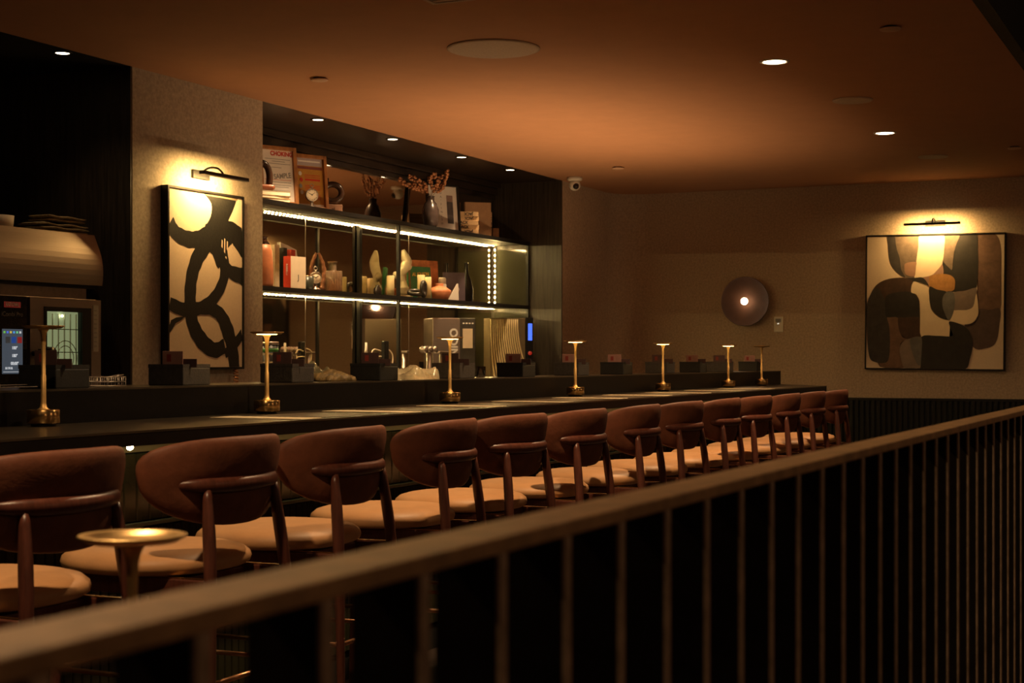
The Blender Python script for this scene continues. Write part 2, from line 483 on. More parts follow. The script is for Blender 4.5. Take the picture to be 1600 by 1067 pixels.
MB().span((XL,BF-.004,.918),(12.0,BF+.029,CH-.043)).build('fascia_strip', mat('olive brown painted rail', (.15,.125,.065), .5, var=.1, scale=20), t)
# vertical glazed tiles, two bands
tb = MB(); x = 1.6
while x < 11.95:
    tb.box((x+.0305, BF+.012, .81), (.058,.03,.208), .004, seg=1); x += .061
tb.build('upper_tile_band', M['tile'], t)
MB().span((1.6,BF-.028,.694),(12.0,BF+.025,.704)).build('tile_ledge', mat('glazed sill tile', (.22,.20,.13), .2, var=.2, scale=20), t)
tb = MB(); x = 1.6
while x < 11.95:
    tb.box((x+.019, BF-.005, .40), (.036,.03,.58), .003, seg=1); x += .039
tb.build('lower_tile_band', M['tile'], t)
MB().span((1.6,BF-.01,.0),(12.0,BF+.029,.1)).build('kick_board', M['blackpaint'], t)
MB().span((1.9,2.985,CH-.048),(11.8,2.997,CH-.043)).build('under_counter_led', M['ledtape'], t)
for k in range(4):
    light('AREA', (2.9+2.4*k, 2.99, CH-.052), .4, (1,.78,.36), rot=(-.25,0,0), size=2.3, sy=.01, parent=t)
# small bright lamp under the counter between the two nearest stools
p = at(203, 703, 2.93)
t = thing('puck_light', (p.x, p.y, CH-.0425), 'tiny bright lamp under the counter between the two nearest stools', 'light')
MB().lathe([(0,0),(.012,0),(.012,-.008),(0,-.008)], n=16).build('collar', M['brass'], t)
MB().ball((0,0,-.016),(.010,.010,.010), 12, 8).build('bulb', glow('tiny lit bulb', (1,.78,.45), 60), t)

# bartender side: unseen work shelf with an added led strip brightening the ceiling
t = thing('work_station', (0,0,0), 'steel bartender work shelf behind the raised ledge', 'work shelf')
MB().span((XL,LD+.005,.84),(12.1,LD+.50,.86)).build('worktop', M['steel'], t)
MB().span((XL,LD+.03,0),(12.1,LD+.48,.839)).build('cabinet', M['steeldark'], t)
s_ = MB().span((7.9,LD+.066,1.00),(11.1,LD+.134,1.006)).build('led_strip', M['ledtape'], t)  # added uplight, put in for the glow on the ceiling
light('AREA', (9.5, LD+.10, 1.012), 28, (1,.60,.29), rot=(PI-.30,0,0), size=3.1, sy=.06, parent=t, spread=2.3)

# menus lying across the counter
mcard = mat('cream menu card stock', (.62,.50,.32), .6, var=.05, scale=30)
starts = [345,515,660,775,868,945,1012,1072,1122]
for i, sx in enumerate(starts):
    a = at(sx, 561, 3.14); 
    X0 = a.x
    lab = 'cream menu card laid across the counter in front of the %s bar stool' % (['second','third','fourth','fifth','sixth','seventh','eighth','ninth','tenth'][i])
    o = MB().box((0,0,.0015),(.13,.36,.003), .001, seg=1).build('menu_card', mcard)
    o.location = (X0-.02, 2.945, CH); o.rotation_euler = (0,0,random.uniform(-.03,.03))
    tag(o, lab, 'menu', 'menu cards on the bar counter')
    o = MB().box((0,0,.001),(.38,.30,.002), .0008, seg=1).build('placemat', mat('dark brown leather placemat', (.10,.078,.052), .42, var=.2, scale=60))
    o.location = (X0+.30, 2.94, CH)
    tag(o, 'dark brown placemat on the counter in front of the %s bar stool' % (['second','third','fourth','fifth','sixth','seventh','eighth','ninth','tenth'][i]), 'placemat', 'placemats on the bar counter')

# ------------------------------------------------------------------ brass table lamps
def table_lamp(loc, label, lit, group='brass lamps on the bar counter'):
    t = thing('table_lamp', loc, label, 'lamp', group)
    MB().lathe([(0,0),(.036,0),(.036,.009),(0,.009)], n=32).build('foot', M['black'], t)
    b = MB().lathe([(0,.009),(.0455,.009),(.047,.011),(.047,.047),(.0455,.049),(0,.049)], n=48)
    b.build('base', M['brass'], t)
    prof = [(.019,.049),(.014,.052),(.0095,.058),(.0078,.068),(.0074,.085),(.0074,.150),(.0060,.152),(.0060,.235),(.0064,.250),(.0072,.264),(.0092,.274),(.0125,.281),(.017,.2865)]
    MB().lathe(prof, n=24).build('stem', mat('satin brass tube', (.85,.55,.22), .5, metal=.85, var=.06, scale=60), t)
    MB().lathe([(.0185,.2868),(.037,.2868),(.037,.2878),(.0185,.2878),(.0185,.2868)], n=40, cap=False).build('diffuser', M['lampglow'] if lit else M['cream'], t)
    MB().lathe([(.0,.288),(.050,.2882),(.060,.2935),(.0615,.2955),(.0605,.2965),(.050,.296),(.048,.293),(0,.293)], n=56).build('disc_shade', mat('satin brass disc', (.80,.52,.22), .34, metal=1., var=.08, scale=60), t)
    return t
lamps = [(68,False,'brass table lamp with disc top farthest left, in front of the oven'),(417,True,'lit brass table lamp nearest the plastered column, second from the left'),
 (703,True,'lit brass table lamp in front of the steel machine'),(899,True,'lit brass table lamp directly below the security camera'),
 (1036,True,'lit brass table lamp left of the round wall sconce'),(1138,True,'lit brass table lamp just below the round wall sconce, second from the far end'),(1190,False,'unlit brass table lamp at the far end of the bar')]
for px, lit, lab in lamps:
    p = at(px, 561, 3.19)
    table_lamp((p.x, 3.19, CH), lab, lit)
p = at(207, 561, 1.139)
table_lamp((p.x, p.y, .704), 'blurred brass disc top table lamp in the foreground behind the handrail', False, 'brass lamps on the tables')
# its little round table (just under the frame)
t = thing('side_table', (p.x, p.y, 0), 'small round dark table carrying the foreground brass lamp', 'table')
MB().lathe([(0,.672),(.26,.672),(.27,.68),(.27,.700),(.265,.704),(0,.704)], n=48).build('tabletop', M['wood'], t)
MB().lathe([(.022,.02),(.022,.67),(.09,.672)], n=20).build('pedestal', M['black'], t)
MB().lathe([(0,0),(.2,0),(.2,.012),(.03,.022),(0,.022)], n=40).build('foot_plate', M['black'], t)

# ------------------------------------------------------------------ bar stools
def disc_surface(outline, top, bottom, rings, n):
    vs = []; fs = []
    return vs, fs
def make_stool():
    t = thing('bar_stool', (0,0,0), 'x', 'bar stool', 'leather bar stools along the counter')
    # seat: rounded squarish cushion
    b = MB(); n = 48; prof = [(0,.716),(.35,.7165),(.62,.715),(.80,.711),(.92,.703),(.985,.690),(1.0,.678),(.985,.666),(.93,.658),(.80,.655),(0,.655)]
    vs = []; fs = []
    for (r, h) in prof:
        for k in range(n):
            a = 2*PI*k/n
            e = 2.35
            ca, sa = math.cos(a), math.sin(a)
            q = (abs(ca)**e + abs(sa)**e)**(-1/e)
            vs.append((r*.240*q*ca, r*.232*q*sa, h))
    for i in range(len(prof)-1):
        for k in range(n): fs.append((i*n+k, i*n+(k+1) % n, (i+1)*n+(k+1) % n, (i+1)*n+k))
    bv, _ = b._new(vs, fs, True); bmesh.ops.remove_doubles(b.b, verts=bv, dist=1e-6)
    b.build('seat', M['leatherseat'], t)
    MB().lathe([(0,.628),(.155,.628),(.17,.634),(.17,.654),(0,.654)], n=36).build('seat_base', M['wood'], t)
    # backrest: padded curved shell
    R0 = .335; zc = .905; YB = -.278
    rings = [0,.2,.4,.6,.75,.86,.94,.985,1.0]; n = 56
    def shell(r, k, side):
        a = 2*PI*k/n; ca, sa = math.cos(a), math.sin(a)
        e = 2.9 if sa > 0 else 2.35
        q = (abs(ca)**e + abs(sa)**e)**(-1/e)
        u = r*q*ca; v = r*q*sa
        half = .318
        ph = u*half/R0
        dz = v*(.100 if sa > 0 else .128)
        # the pad narrows towards the bottom
        ph *= (1 + .10*v)
        th = .021*math.sqrt(max(0, 1-r**5)) + .002
        # a soft dent where the wooden rail presses in
        if side < 0:
            dd = math.exp(-((dz+.022)/.022)**2) * math.exp(-(u/.62)**4)
            th -= .012*dd
        rr = R0 + side*-th
        x = rr*math.sin(ph) + .010; y = YB + R0 - rr*math.cos(ph)
        y -= dz*.16
        return (x, y, zc+dz)
    b = MB(); vs = []; fs = []
    seq = [(r, -1) for r in rings] + [(r, 1) for r in reversed(rings[:-1])]
    for (r, sd) in seq:
        for k in range(n): vs.append(shell(r, k, sd))
    for i in range(len(seq)-1):
        for k in range(n): fs.append((i*n+k, i*n+(k+1) % n, (i+1)*n+(k+1) % n, (i+1)*n+k))
    bv, _ = b._new(vs, fs, True); bmesh.ops.remove_doubles(b.b, verts=bv, dist=1e-6)
    b.build('backrest', M['leatherback'], t)
    # curved wooden rail behind the backrest
    pts = []; rad = []
    for k in range(25):
        u = -1 + 2*k/24; ph = u*.66
        rr = R0 + .025 - .024*abs(u)**5
        pts.append((rr*math.sin(ph), YB + R0 - rr*math.cos(ph) + .004, .884 + .004*u*u))
        rad.append(.0190*(1-.72*abs(u)**6))
    MB().tube(pts, rad, 12, flat=.72).build('back_rail', M['wood'], t)
    # legs, tapered, splayed
    for s in (-1, 1):
        pts = smoothline([(s*.148,-.266,.874),(s*.156,-.276,.78),(s*.167,-.288,.66),(s*.185,-.303,.40),(s*.215,-.325,0)], 3)
        m = len(pts)
        rad = [.0098+.0070*math.sin(PI*min(1, (i/(m-1))*1.15)**.8)*(1 if i/(m-1) < .87 else .9) for i in range(m)]
        MB().tube(pts, rad, 12).build('leg', M['wood'], t)
    for s in (-1, 1):
        pts = smoothline([(s*.150,.165,.652),(s*.168,.178,.50),(s*.190,.195,.25),(s*.212,.212,0)], 3)
        m = len(pts)
        MB().tube(pts, [.0165-.005*(i/(m-1)) for i in range(m)], 12).build('leg', M['wood'], t)
    # side rails with a thin brass strip added as the glint on the top edge
    for s in (-1, 1):
        a = Vector((s*.163,-.285,.628)); c = Vector((s*.152,.160,.628))
        d = c-a; ang = math.atan2(d.y, d.x)
        r = MB().box((a+c)/2, (d.length,.020,.048), .004, rotz(ang), 2).build('side_rail', M['wood'], t)
        MB().box((a+c)/2 + Vector((0,0,.0255)), (d.length-.02,.012,.003), .001, rotz(ang), 1).build('glint_strip', M['brass'], r)
    MB().box((0,-.17,.628),(.30,.018,.040), .004).build('cross_rail', M['wood'], t)
    # footrest ring
    zf = .40
    ring = [(-.186,-.303,zf),(.186,-.303,zf),(.180,.186,zf),(-.180,.186,zf)]
    for i in range(4):
        MB().tube([ring[i], ring[(i+1) % 4]], .0065, 10).build('footrest_bar', M['copper'], t)
    return t
leg_px = [38,328,523,685,802,905,998,1069,1135,1181,1231,1270,1308]
rots = [0,0,3,6,-3,0,3,-2,2,-2,2,0,2]
ordn = ['first','second','third','fourth','fifth','sixth','seventh','eighth','ninth','tenth','eleventh','twelfth','thirteenth']
stool0 = make_stool()
for i, (px, ra) in enumerate(zip(leg_px, rots)):
    X = at(px, 561, 2.302).x + .155
    X = (X*.75 + (2.722+.6165*i)*.25 if i < 8 else X*.3 + (2.722+.6165*i)*.7) + (.012,.016,0)[min(i,2)]
    lab = {0:'rust leather bar stool at the left edge of the photo, nearest the camera', 1:'rust leather bar stool right behind the foreground brass disc lamp, second from the left',
           12:'rust leather bar stool at the far end of the row, before the slatted wall'}.get(i, 'rust leather bar stool with tan seat, %s from the left along the counter' % ordn[i])
    if i == 0:
        stool0.location = (X, 2.586, 0); stool0['label'] = lab
    else:
        dup(stool0, (X, 2.586, 0), math.radians(ra), lab)

# ------------------------------------------------------------------ railing in the foreground
t = thing('stair_railing', (0, 0, 0), 'long bronze flat bar handrail with black vertical fins crossing the foreground', 'railing')
RD0, RD1, RZ = .435, .484, EYE-.1163
MB().span((-.5,RD0,RZ-.011),(6.2,RD1,RZ), .0012).build('handrail', M['rail'], t)
fx = .6047 - .11*10
fin0 = None
k = 0
while fx < 6.1:
    if fin0 is None:
        b = MB(); b.mi = 0
        b.span((-.006,RD0+.0035,.06),(.006,RD1-.001,RZ-.0112)); b.mi = 1
        b.span((-.006,RD0+.001,.06),(.006,RD0+.0034,RZ-.0112))
        fin0 = b.build('baluster', [M['fin'], M['finlit']], t); fin0.location = (fx,0,0)
    else:
        o = fin0.copy(); C.objects.link(o); o.parent = t; o.location = (fx,0,0)
    fx += .11; k += 1
MB().span((-.5,RD0,.045),(6.2,RD1,.0595)).build('bottom_rail', M['fin'], t)
b = MB()
for x in (-.4, 1.8, 4.0, 6.1): b.span((x-.02,RD0+.005,0),(x+.02,RD1-.005,.045))
b.build('feet', M['fin'], t)

# ------------------------------------------------------------------ leather boxes with cards on the ledge
cpx = [(33,87,140),(232,286,330),(405,457,490),(549,594,624),(676,719,744),(775,817,836),(865,904,920),(938,974,990),(1008,1042,1054),(1062,1094,1106),(1106,1136,1146),(1157,1183,1194)]
near = ['in front of the oven, behind the leftmost brass lamp','below the black and cream brush painting','right of the plastered column, behind the second brass lamp','to the right of the dark folded cloth',
  'right of the shiny plastic pouch, behind the third brass lamp','below the ribbed panel machine','right behind the fourth brass lamp','right of the fourth brass lamp','right behind the fifth brass lamp','right of the fifth brass lamp','right behind the sixth brass lamp','nearest the far end of the ledge']
for i, (a, c, e) in enumerate(cpx):
    pc = at(c, 561, 3.33)
    sx = .160; sy = .150; h = .074
    kind = ['black','charcoal','charcoal','black','grey brown','black','charcoal','black','charcoal','black','charcoal','black'][i]
    mm = M['boxdark'] if kind == 'black' else M['boxbrown'] if kind == 'grey brown' else M['boxleather']
    t = thing('menu_caddy', (pc.x, 3.33, LT), '%s leather card caddy %s' % (kind, near[i]), 'caddy', 'leather caddies on the raised ledge')
    b = MB()
    b.span((0,0,.0),(sx,sy,h-.012), .004); b.mi = 0
    b.span((0,0,h-.013),(.006,sy,h)).span((sx-.006,0,h-.013),(sx,sy,h)).span((.006,0,h-.013),(sx-.006,.006,h)).span((.006,sy-.006,h-.013),(sx-.006,sy,h)).span((.07,.006,h-.013),(.075,sy-.006,h))
    b.build('box', mm, t)
    cm = M['cardpink'] if i % 2 == 1 and i != 3 or i in (6,) else M['carddark']
    c1 = MB().box((.035,.07,h+.017),(.003,.085,.058), .001, rotz(.05), 1).build('card', cm, t)
    MB().box((.0330,.085,h+.022),(.0012,.018,.026), 0, rotz(.05)).build('logo', mat('dull red print', (.22,.03,.02), .7, var=.05, scale=30), c1)
    MB().box((.045,.035,h+.004),(.003,.12,.030), .001, rotz(.02), 1).build('card', M['carddark'], t)

# ------------------------------------------------------------------ things lying on the ledge
def cloth_lump(name, loc, size, m, label, cat, seed, wr=.25, group=None):
    rnd = random.Random(seed); n, k = 26, 18
    b = MB(); vs = []; fs = []
    for side in (0, 1):
        for j in range(k+1):
            for i in range(n+1):
                u = -1+2*i/n; v = -1+2*j/k
                e = max(0, 1-max(abs(u)**4, abs(v)**4))
                hgt = size[2]*(e**.5)*(.62+wr*math.sin(u*5+seed+v*2)*math.cos(v*4+seed*.7)+.18*math.sin(u*11+v*7+seed)) if side else 0
                vs.append((u*size[0]/2*(1+.05*math.sin(v*6+seed)), v*size[1]/2*(1+.06*math.sin(u*5)), max(hgt,.0)))
    N = (n+1)*(k+1)
    for s in (0, 1):
        for j in range(k):
            for i in range(n):
                q = s*N + j*(n+1)+i
                fs.append((q, q+1, q+n+2, q+n+1) if s else (q+n+1, q+n+2, q+1, q))
    for i in range(n):
        for q in (i, k*(n+1)+i): fs.append((q, q+1, N+q+1, N+q))
    for j in range(k):
        for q in (j*(n+1), j*(n+1)+n): fs.append((q, q+n+1, N+q+n+1, N+q))
    b._new(vs, fs, True)
    o = b.build(name, m); o.location = loc
    return tag(o, label, cat, group)
p = at(517, 561, 3.42)
cloth_lump('folded_cloth', (p.x, 3.42, LT), (.24,.13,.050), mat('dark gold striped napkin cloth', (.20,.13,.05), .5, var=.7, scale=25, stretch=(1,4,1)), 'dark gold rumpled cloth on the ledge right of the second brass lamp', 'cloth', 3)
cloth_lump('plastic_bag', (p.x+.06, 3.535, LT), (.20,.075,.078), mat('olive foil bag', (.25,.22,.12), .2, metal=.4, var=.4, scale=12), 'olive glossy bag lying behind the rumpled cloth on the ledge', 'bag', 8, .3)
p = at(650, 561, 3.42)
cloth_lump('plastic_pouch', (p.x, 3.43, LT), (.29,.14,.066), mat('pale glossy plastic film', (.62,.52,.33), .15, var=.35, scale=9, coat=.6), 'pale glossy plastic pouch on the ledge left of the third brass lamp', 'pouch', 5, .35)
# glass mug
p = at(751, 561, 3.45)
t = thing('glass_mug', (p.x, 3.45, LT), 'clear glass mug on the ledge between two dark caddies', 'mug')
MB().lathe([(0,0),(.021,0),(.024,.004),(.026,.055),(.0235,.055),(.021,.006),(0,.006)], n=24).build('cup', M['glass'], t)
MB().tube([(.024*math.cos(-.9)+.0+.0,.0,.045),(.040,-.005,.043),(.044,-.006,.028),(.036,-.004,.014),(.024,0,.012)], .003, 8).build('handle', M['glass'], t)
# wire basket by the oven and tongs
p = at(142, 561, 3.46)
t = thing('wire_basket', (p.x, 3.42, LT), 'shallow steel wire basket on the ledge right of the first caddy', 'basket')
b = MB(); Lx, Ly, hh = .13, .12, .032
for z in (.002, .016, hh): b.tube([(0,0,z),(Lx,0,z),(Lx,Ly,z),(0,Ly,z)], .0016, 6, closed=True)
for k in range(13): b.tube([(Lx*k/12,0,hh),(Lx*k/12,0,.002),(Lx*k/12,Ly,.002),(Lx*k/12,Ly,hh)], .001, 5)
for k in range(9): b.tube([(0,Ly*k/8,hh),(0,Ly*k/8,.002),(Lx,Ly*k/8,.002),(Lx,Ly*k/8,hh)], .001, 5)
b.build('wire_body', M['steel'], t)
MB().tube([(Lx,.05,hh),(Lx+.05,.05,hh+.006),(Lx+.05,.07,hh+.006),(Lx,.07,hh)], .0022, 6).build('handle', M['steel'], t)
p = at(18, 561, 3.4)
t = thing('serving_tongs', (p.x-.04, 3.38, LT), 'steel serving tongs at the left edge of the ledge', 'tongs')
for s in (-1, 1): MB().box((.03,s*.012,.010+.003*s),(.15,.012,.002), .0008, rotz(s*.12), 1).build('arm', M['steel'], t)
MB().box((-.045,0,.010),(.012,.022,.014), .003).build('hinge', M['steel'], t)

# ------------------------------------------------------------------ black brush painting on the column
PD = 5.095
tl = at(264, 294, PD); br = at(379, 576, PD)
tl2 = at(264, 571, PD); trp = at(379, 309, PD)
W = br.x - tl.x; ztop = (tl.z + trp.z)/2; zbot = (tl2.z + br.z)/2; H = ztop - zbot
cx = (tl.x+br.x)/2; cz = (ztop+zbot)/2
t = thing('painting', (cx, PD, cz), 'tall black framed painting of black brush loops on cream, on the plastered column', 'painting')
b = MB(); q = .012
b.span((-W/2-q,-.004,-H/2-q),(-W/2,.044,H/2+q)).span((W/2,-.004,-H/2-q),(W/2+q,.044,H/2+q)).span((-W/2,-.004,H/2),(W/2,.044,H/2+q)).span((-W/2,-.004,-H/2-q),(W/2,.044,-H/2))
b.build('frame', M['black'], t)
def L1(px, py):
    p = at(px, py, PD); return (p.x-cx, p.z-cz)
def clipc(p): return (max(-W/2+.001, min(W/2-.001, p[0])), max(-H/2+.001, min(H/2-.001, p[1])))
b = MB(); b.mi = 0
b.span((-W/2,.004,-H/2),(W/2,.04,H/2))
lay = [0.0035]
def flat(b, pts, mi, step=.00012):
    """painted patch: a very thin raised layer of paint"""
    b.mi = mi; lay[0] -= step
    pts = [clipc(p) for p in pts]
    b.poly([(x, lay[0], z) for x, z in pts])
def stroke(b, pxpts, wd, mi=1):
    ln = smoothline([L1(*p) for p in pxpts], 8); n = len(ln); Lf = []; Rt = []
    if not hasattr(wd, '__len__'): wd = [wd]*len(pxpts)
    for i, p in enumerate(ln):
        a = ln[max(i-1,0)]; c = ln[min(i+1,n-1)]
        dx, dz = c[0]-a[0], c[1]-a[1]; l = math.hypot(dx, dz) or 1
        f = i/8; j = min(int(f), len(wd)-2); ww = wd[j]*(1-(f-j)) + wd[j+1]*(f-j)
        ww *= 1+.04*math.sin(i*1.3)
        Lf.append((p[0]-dz/l*ww/2, p[1]+dx/l*ww/2)); Rt.append((p[0]+dz/l*ww/2, p[1]-dx/l*ww/2))
    lay[0] -= .00012; b.mi = mi
    for i in range(n-1):
        qd = [clipc(p) for p in (Lf[i], Lf[i+1], Rt[i+1], Rt[i])]
        b.poly([(x, lay[0], z) for x, z in qd])
flat(b, smoothpoly([L1(*p) for p in [(318,298),(345,303),(369,308),(366,326),(358,344),(352,362),(330,372),(322,356),(330,338),(331,318)]], 4), 1)
flat(b, smoothpoly([L1(*p) for p in [(322,350),(358,345),(372,352),(380,362),(380,402),(372,392),(362,382),(350,400),(342,420),(333,398),(322,385)]], 3), 1)
stroke(b, [(266,345),(276,364),(297,374),(316,371),(336,356)], [.075,.085,.09,.09,.09])
stroke(b, [(330,372),(312,398),(301,430),(298,470),(302,505),(316,532),(336,547),(352,540)], [.11,.105,.10,.10,.10,.10,.085,.08])
stroke(b, [(340,372),(349,400),(351,432),(338,462),(316,480),(290,484),(266,474)], [.10,.10,.08,.075,.07,.075,.07])
stroke(b, [(346,405),(360,424),(380,432)], [.06,.075,.10])
stroke(b, [(300,482),(328,482),(345,492),(356,515),(364,545),(367,577)], [.07,.07,.085,.11,.10,.10])
stroke(b, [(352,553),(366,540),(380,520)], [.05,.06,.055])
flat(b, [L1(*p) for p in [(262,512),(268,500),(276,496),(290,494),(284,500),(275,505),(270,514),(266,520)]], 1)
grey = mat('grey brown paint', (.20,.15,.09), .8, var=.2, scale=60)
flat(b, [L1(*p) for p in [(318,299),(372,310),(371,314),(345,309),(325,306)]], 2)
for (x, y0, y1) in [(347,374,388),(351,372,396),(355,376,392),(363,380,388),(353,400,405)]:
    flat(b, [L1(x,y0), L1(x+1.6,y0+2), L1(x+1.3,y1), L1(x-.6,y1-3)], 0)
b.build('canvas', [M['canvas'], M['ink'], grey], t)
def art_lamp(loc, rz, L, label, p):
    """picture light; local -Y is away from the wall"""
    t = thing('picture_light', loc, label, 'picture light', 'picture lights', rz)
    MB().box((0,-.008,.02),(L*.36,.016,.045), .003).build('wall_plate', M['black'], t)
    MB().tube(smoothline([(0,-.012,.03),(0,-.06,.055),(0,-.12,.05),(0,-.155,.02)], 5), .006, 8).build('arm', M['black'], t)
    MB().box((0,-.165,.006),(L,.034,.020), .003).build('lamp_bar', M['black'], t)
    MB().box((0,-.1468,.004),(L-.03,.002,.012)).build('diffuser', glow('lit picture light tube', (1,.72,.34), 4), t)
    light('AREA', (0,-.143,.000), p, (1,.60,.20), rot=(.80,0,0), size=L-.04, sy=.012, parent=t)
    return t
p = at(326, 268, 5.13)
art_lamp((at(352,277,4.97).x, WALL-.001, at(352,277,4.97).z), 0, .42, 'black picture light over the brush painting on the plastered column', 9)

# ------------------------------------------------------------------ abstract painting on the far wall
AX = FARX - .045
def A(u, v): return (1280+u*.30918, 310+v*.30928)
c0 = atx(*A(243,190), AX); c1 = atx(*A(938,182), AX); c2 = atx(*A(928,862), AX); c3 = atx(*A(237,857), AX)
W2 = abs(((c0-c1).length + (c3-c2).length)/2); H2 = ((c0-c3).length + (c1-c2).length)/2
ctr = (c0+c1+c2+c3)/4
t = thing('painting', ctr, 'large square abstract painting of brown, cream and black shapes on the far wall', 'painting')
t.rotation_euler = (0, 0, -PI/2)
tilt = .010
inner = bpy.data.objects.new  # (local frame: x to the right in the photo, -y towards the room)
RT = Matrix.Rotation(tilt, 4, 'Y')
b = MB(); q = .012
for a_, c_ in [((-W2/2-q,-.004,-H2/2-q),(-W2/2,.044,H2/2+q)),((W2/2,-.004,-H2/2-q),(W2/2+q,.044,H2/2+q)),((-W2/2,-.004,H2/2),(W2/2,.044,H2/2+q)),((-W2/2,-.004,-H2/2-q),(W2/2,.044,-H2/2))]:
    b.span(a_, c_)
b.b.transform(RT); b.build('frame', M['black'], t)
def L2(u, v):
    # crop position -> painting fraction by the corners of the canvas
    fu = (u - (246 - (v-190)*.012)) / 688.0; fv = (v - (192 - (u-246)*.010)) / 668.0
    return ((fu-.5)*W2, (.5-fv)*H2)
def clip2(p): return (max(-W2/2+.001, min(W2/2-.001, p[0])), max(-H2/2+.001, min(H2/2-.001, p[1])))
cols = [M['canvas'],
 mat('taupe paint', (.16,.115,.085), .8, var=.25, scale=14), mat('near black paint', (.022,.018,.016), .7, var=.3, scale=14),
 mat('ochre paint', (.42,.20,.06), .8, var=.2, scale=20), mat('mauve brown paint', (.17,.095,.065), .8, var=.25, scale=14),
 mat('rose paint', (.34,.19,.13), .8, var=.15, scale=14), mat('dark umber paint', (.060,.030,.020), .8, var=.3, scale=14),
 mat('plum grey paint', (.105,.068,.060), .8, var=.2, scale=14), mat('grey lilac paint', (.23,.17,.14), .8, var=.15, scale=14),
 mat('slate grey paint', (.14,.13,.125), .8, var=.2, scale=14), mat('pale cream paint', (.80,.63,.44), .8, var=.04, scale=14),
 mat('charcoal paint', (.045,.037,.034), .8, var=.3, scale=14)]
b = MB(); b.mi = 0
b.span((-W2/2,.004,-H2/2),(W2/2,.04,H2/2))
lay[0] = .0035
def shape(mi, pts, k=4, sm=True):
    lay[0] -= .00015; b.mi = mi
    P = [L2(*p) for p in pts]
    if sm: P = smoothpoly(P, k)
    P = [clip2(p) for p in P]
    # fill with an ear-clipped face
    vs = [b.b.verts.new((x, lay[0], z)) for x, z in P]
    cl = []
    for v in vs:
        if not cl or (cl[-1].co - v.co).length > 1e-5: cl.append(v)
    try:
        f = b.b.faces.new(cl); f.material_index = mi
        bmesh.ops.triangulate(b.b, faces=[f])
    except ValueError: pass
shape(4, [(795,180),(860,180),(893,190),(912,230),(918,300),(915,420),(912,560),(860,562),(806,560),(800,480),(805,330),(800,230)])
shape(7, [(806,556),(860,560),(912,556),(906,650),(898,700),(880,735),(845,750),(790,754),(745,690),(740,630),(775,625),(800,600)])
shape(1, [(352,186),(430,184),(515,184),(507,250),(495,330),(487,402),(450,404),(410,385),(372,345),(357,300),(352,240)])
shape(11, [(352,186),(385,184),(395,250),(412,300),(420,360),(440,398),(410,385),(372,345),(357,300),(352,240)])
shape(2, [(636,180),(700,180),(794,180),(803,240),(806,340),(800,430),(785,456),(740,468),(690,472),(640,466),(625,430),(628,330),(636,250)])
shape(1, [(636,182),(712,181),(695,240),(682,300),(676,360),(660,350),(640,330),(630,310),(636,250)])
shape(10, [(515,184),(580,183),(636,182),(636,260),(630,315),(612,355),(575,388),(530,401),(487,400),(495,330),(507,250)])
shape(5, [(440,330),(468,322),(497,324),(493,350),(489,392),(460,392),(440,380),(436,350)])
shape(5, [(524,402),(575,388),(612,352),(628,335),(632,385),(600,386),(568,392),(560,444),(540,425)])
shape(2, [(430,404),(487,402),(530,401),(560,440),(545,436),(515,425),(480,420),(455,412)])
shape(3, [(566,392),(620,382),(665,388),(688,408),(690,440),(680,466),(630,468),(585,455),(562,445),(562,410)])
# left arch
shape(6, [(244,620),(246,540),(262,485),(290,440),(330,415),(380,403),(440,402),(482,422),(472,470),(505,492),(516,560),(519,640),(520,700),(500,710),(430,720),(412,760),(422,830),(432,856),(310,853),(300,760),(310,640)])
shape(4, [(340,606),(402,604),(408,660),(424,700),(450,712),(420,725),(412,760),(422,830),(430,853),(370,856),(314,850),(306,800),(320,700)])
shape(11, [(242,620),(244,540),(262,485),(296,452),(330,500),(345,560),(348,610),(358,650),(362,740),(352,820),(320,834),(285,830),(258,812),(246,740)])
shape(2, [(340,500),(372,480),(440,470),(480,480),(505,510),(515,560),(518,640),(520,698),(465,706),(425,692),(406,650),(402,602),(345,600),(338,560)])
shape(6, [(404,604),(430,602),(516,602),(519,660),(520,698),(465,706),(425,692),(406,650)])
# centre cream and blacks
shape(10, [(482,422),(520,432),(555,450),(562,510),(572,560),(610,600),(660,618),(668,655),(676,693),(600,695),(522,698),(516,600),(512,520),(495,485),(470,472)])
shape(8, [(640,500),(690,472),(740,466),(796,452),(790,500),(780,545),(745,562),(690,564),(650,540)])
shape(10, [(690,564),(745,562),(780,545),(796,480),(806,560),(800,595),(770,628),(720,632),(665,616),(672,590)])
shape(2, [(562,448),(600,460),(648,472),(630,500),(628,545),(640,580),(656,612),(615,600),(582,570),(568,530)])
shape(9, [(648,474),(680,472),(690,505),(686,560),(672,600),(658,614),(640,580),(628,540),(630,500)])
shape(2, [(522,698),(600,692),(676,692),(668,655),(662,620),(710,630),(752,655),(774,700),(776,750),(765,800),(742,858),(660,858),(510,858),(518,780)])
shape(8, [(470,706),(522,703),(520,780),(516,856),(495,856),(436,856),(418,810),(412,760),(430,722)])
shape(9, [(470,706),(522,703),(522,780),(516,840),(500,834),(480,790),(466,740)])
for v in b.b.verts: pass
b.b.transform(RT)
b.build('canvas', cols, t, fixn=False)
p = atx(1457, 350, FARX-.14)
art_lamp((FARX-.001, p.y, p.z-.005), -PI/2, .46, 'black picture light above the large abstract painting on the far wall', 8)

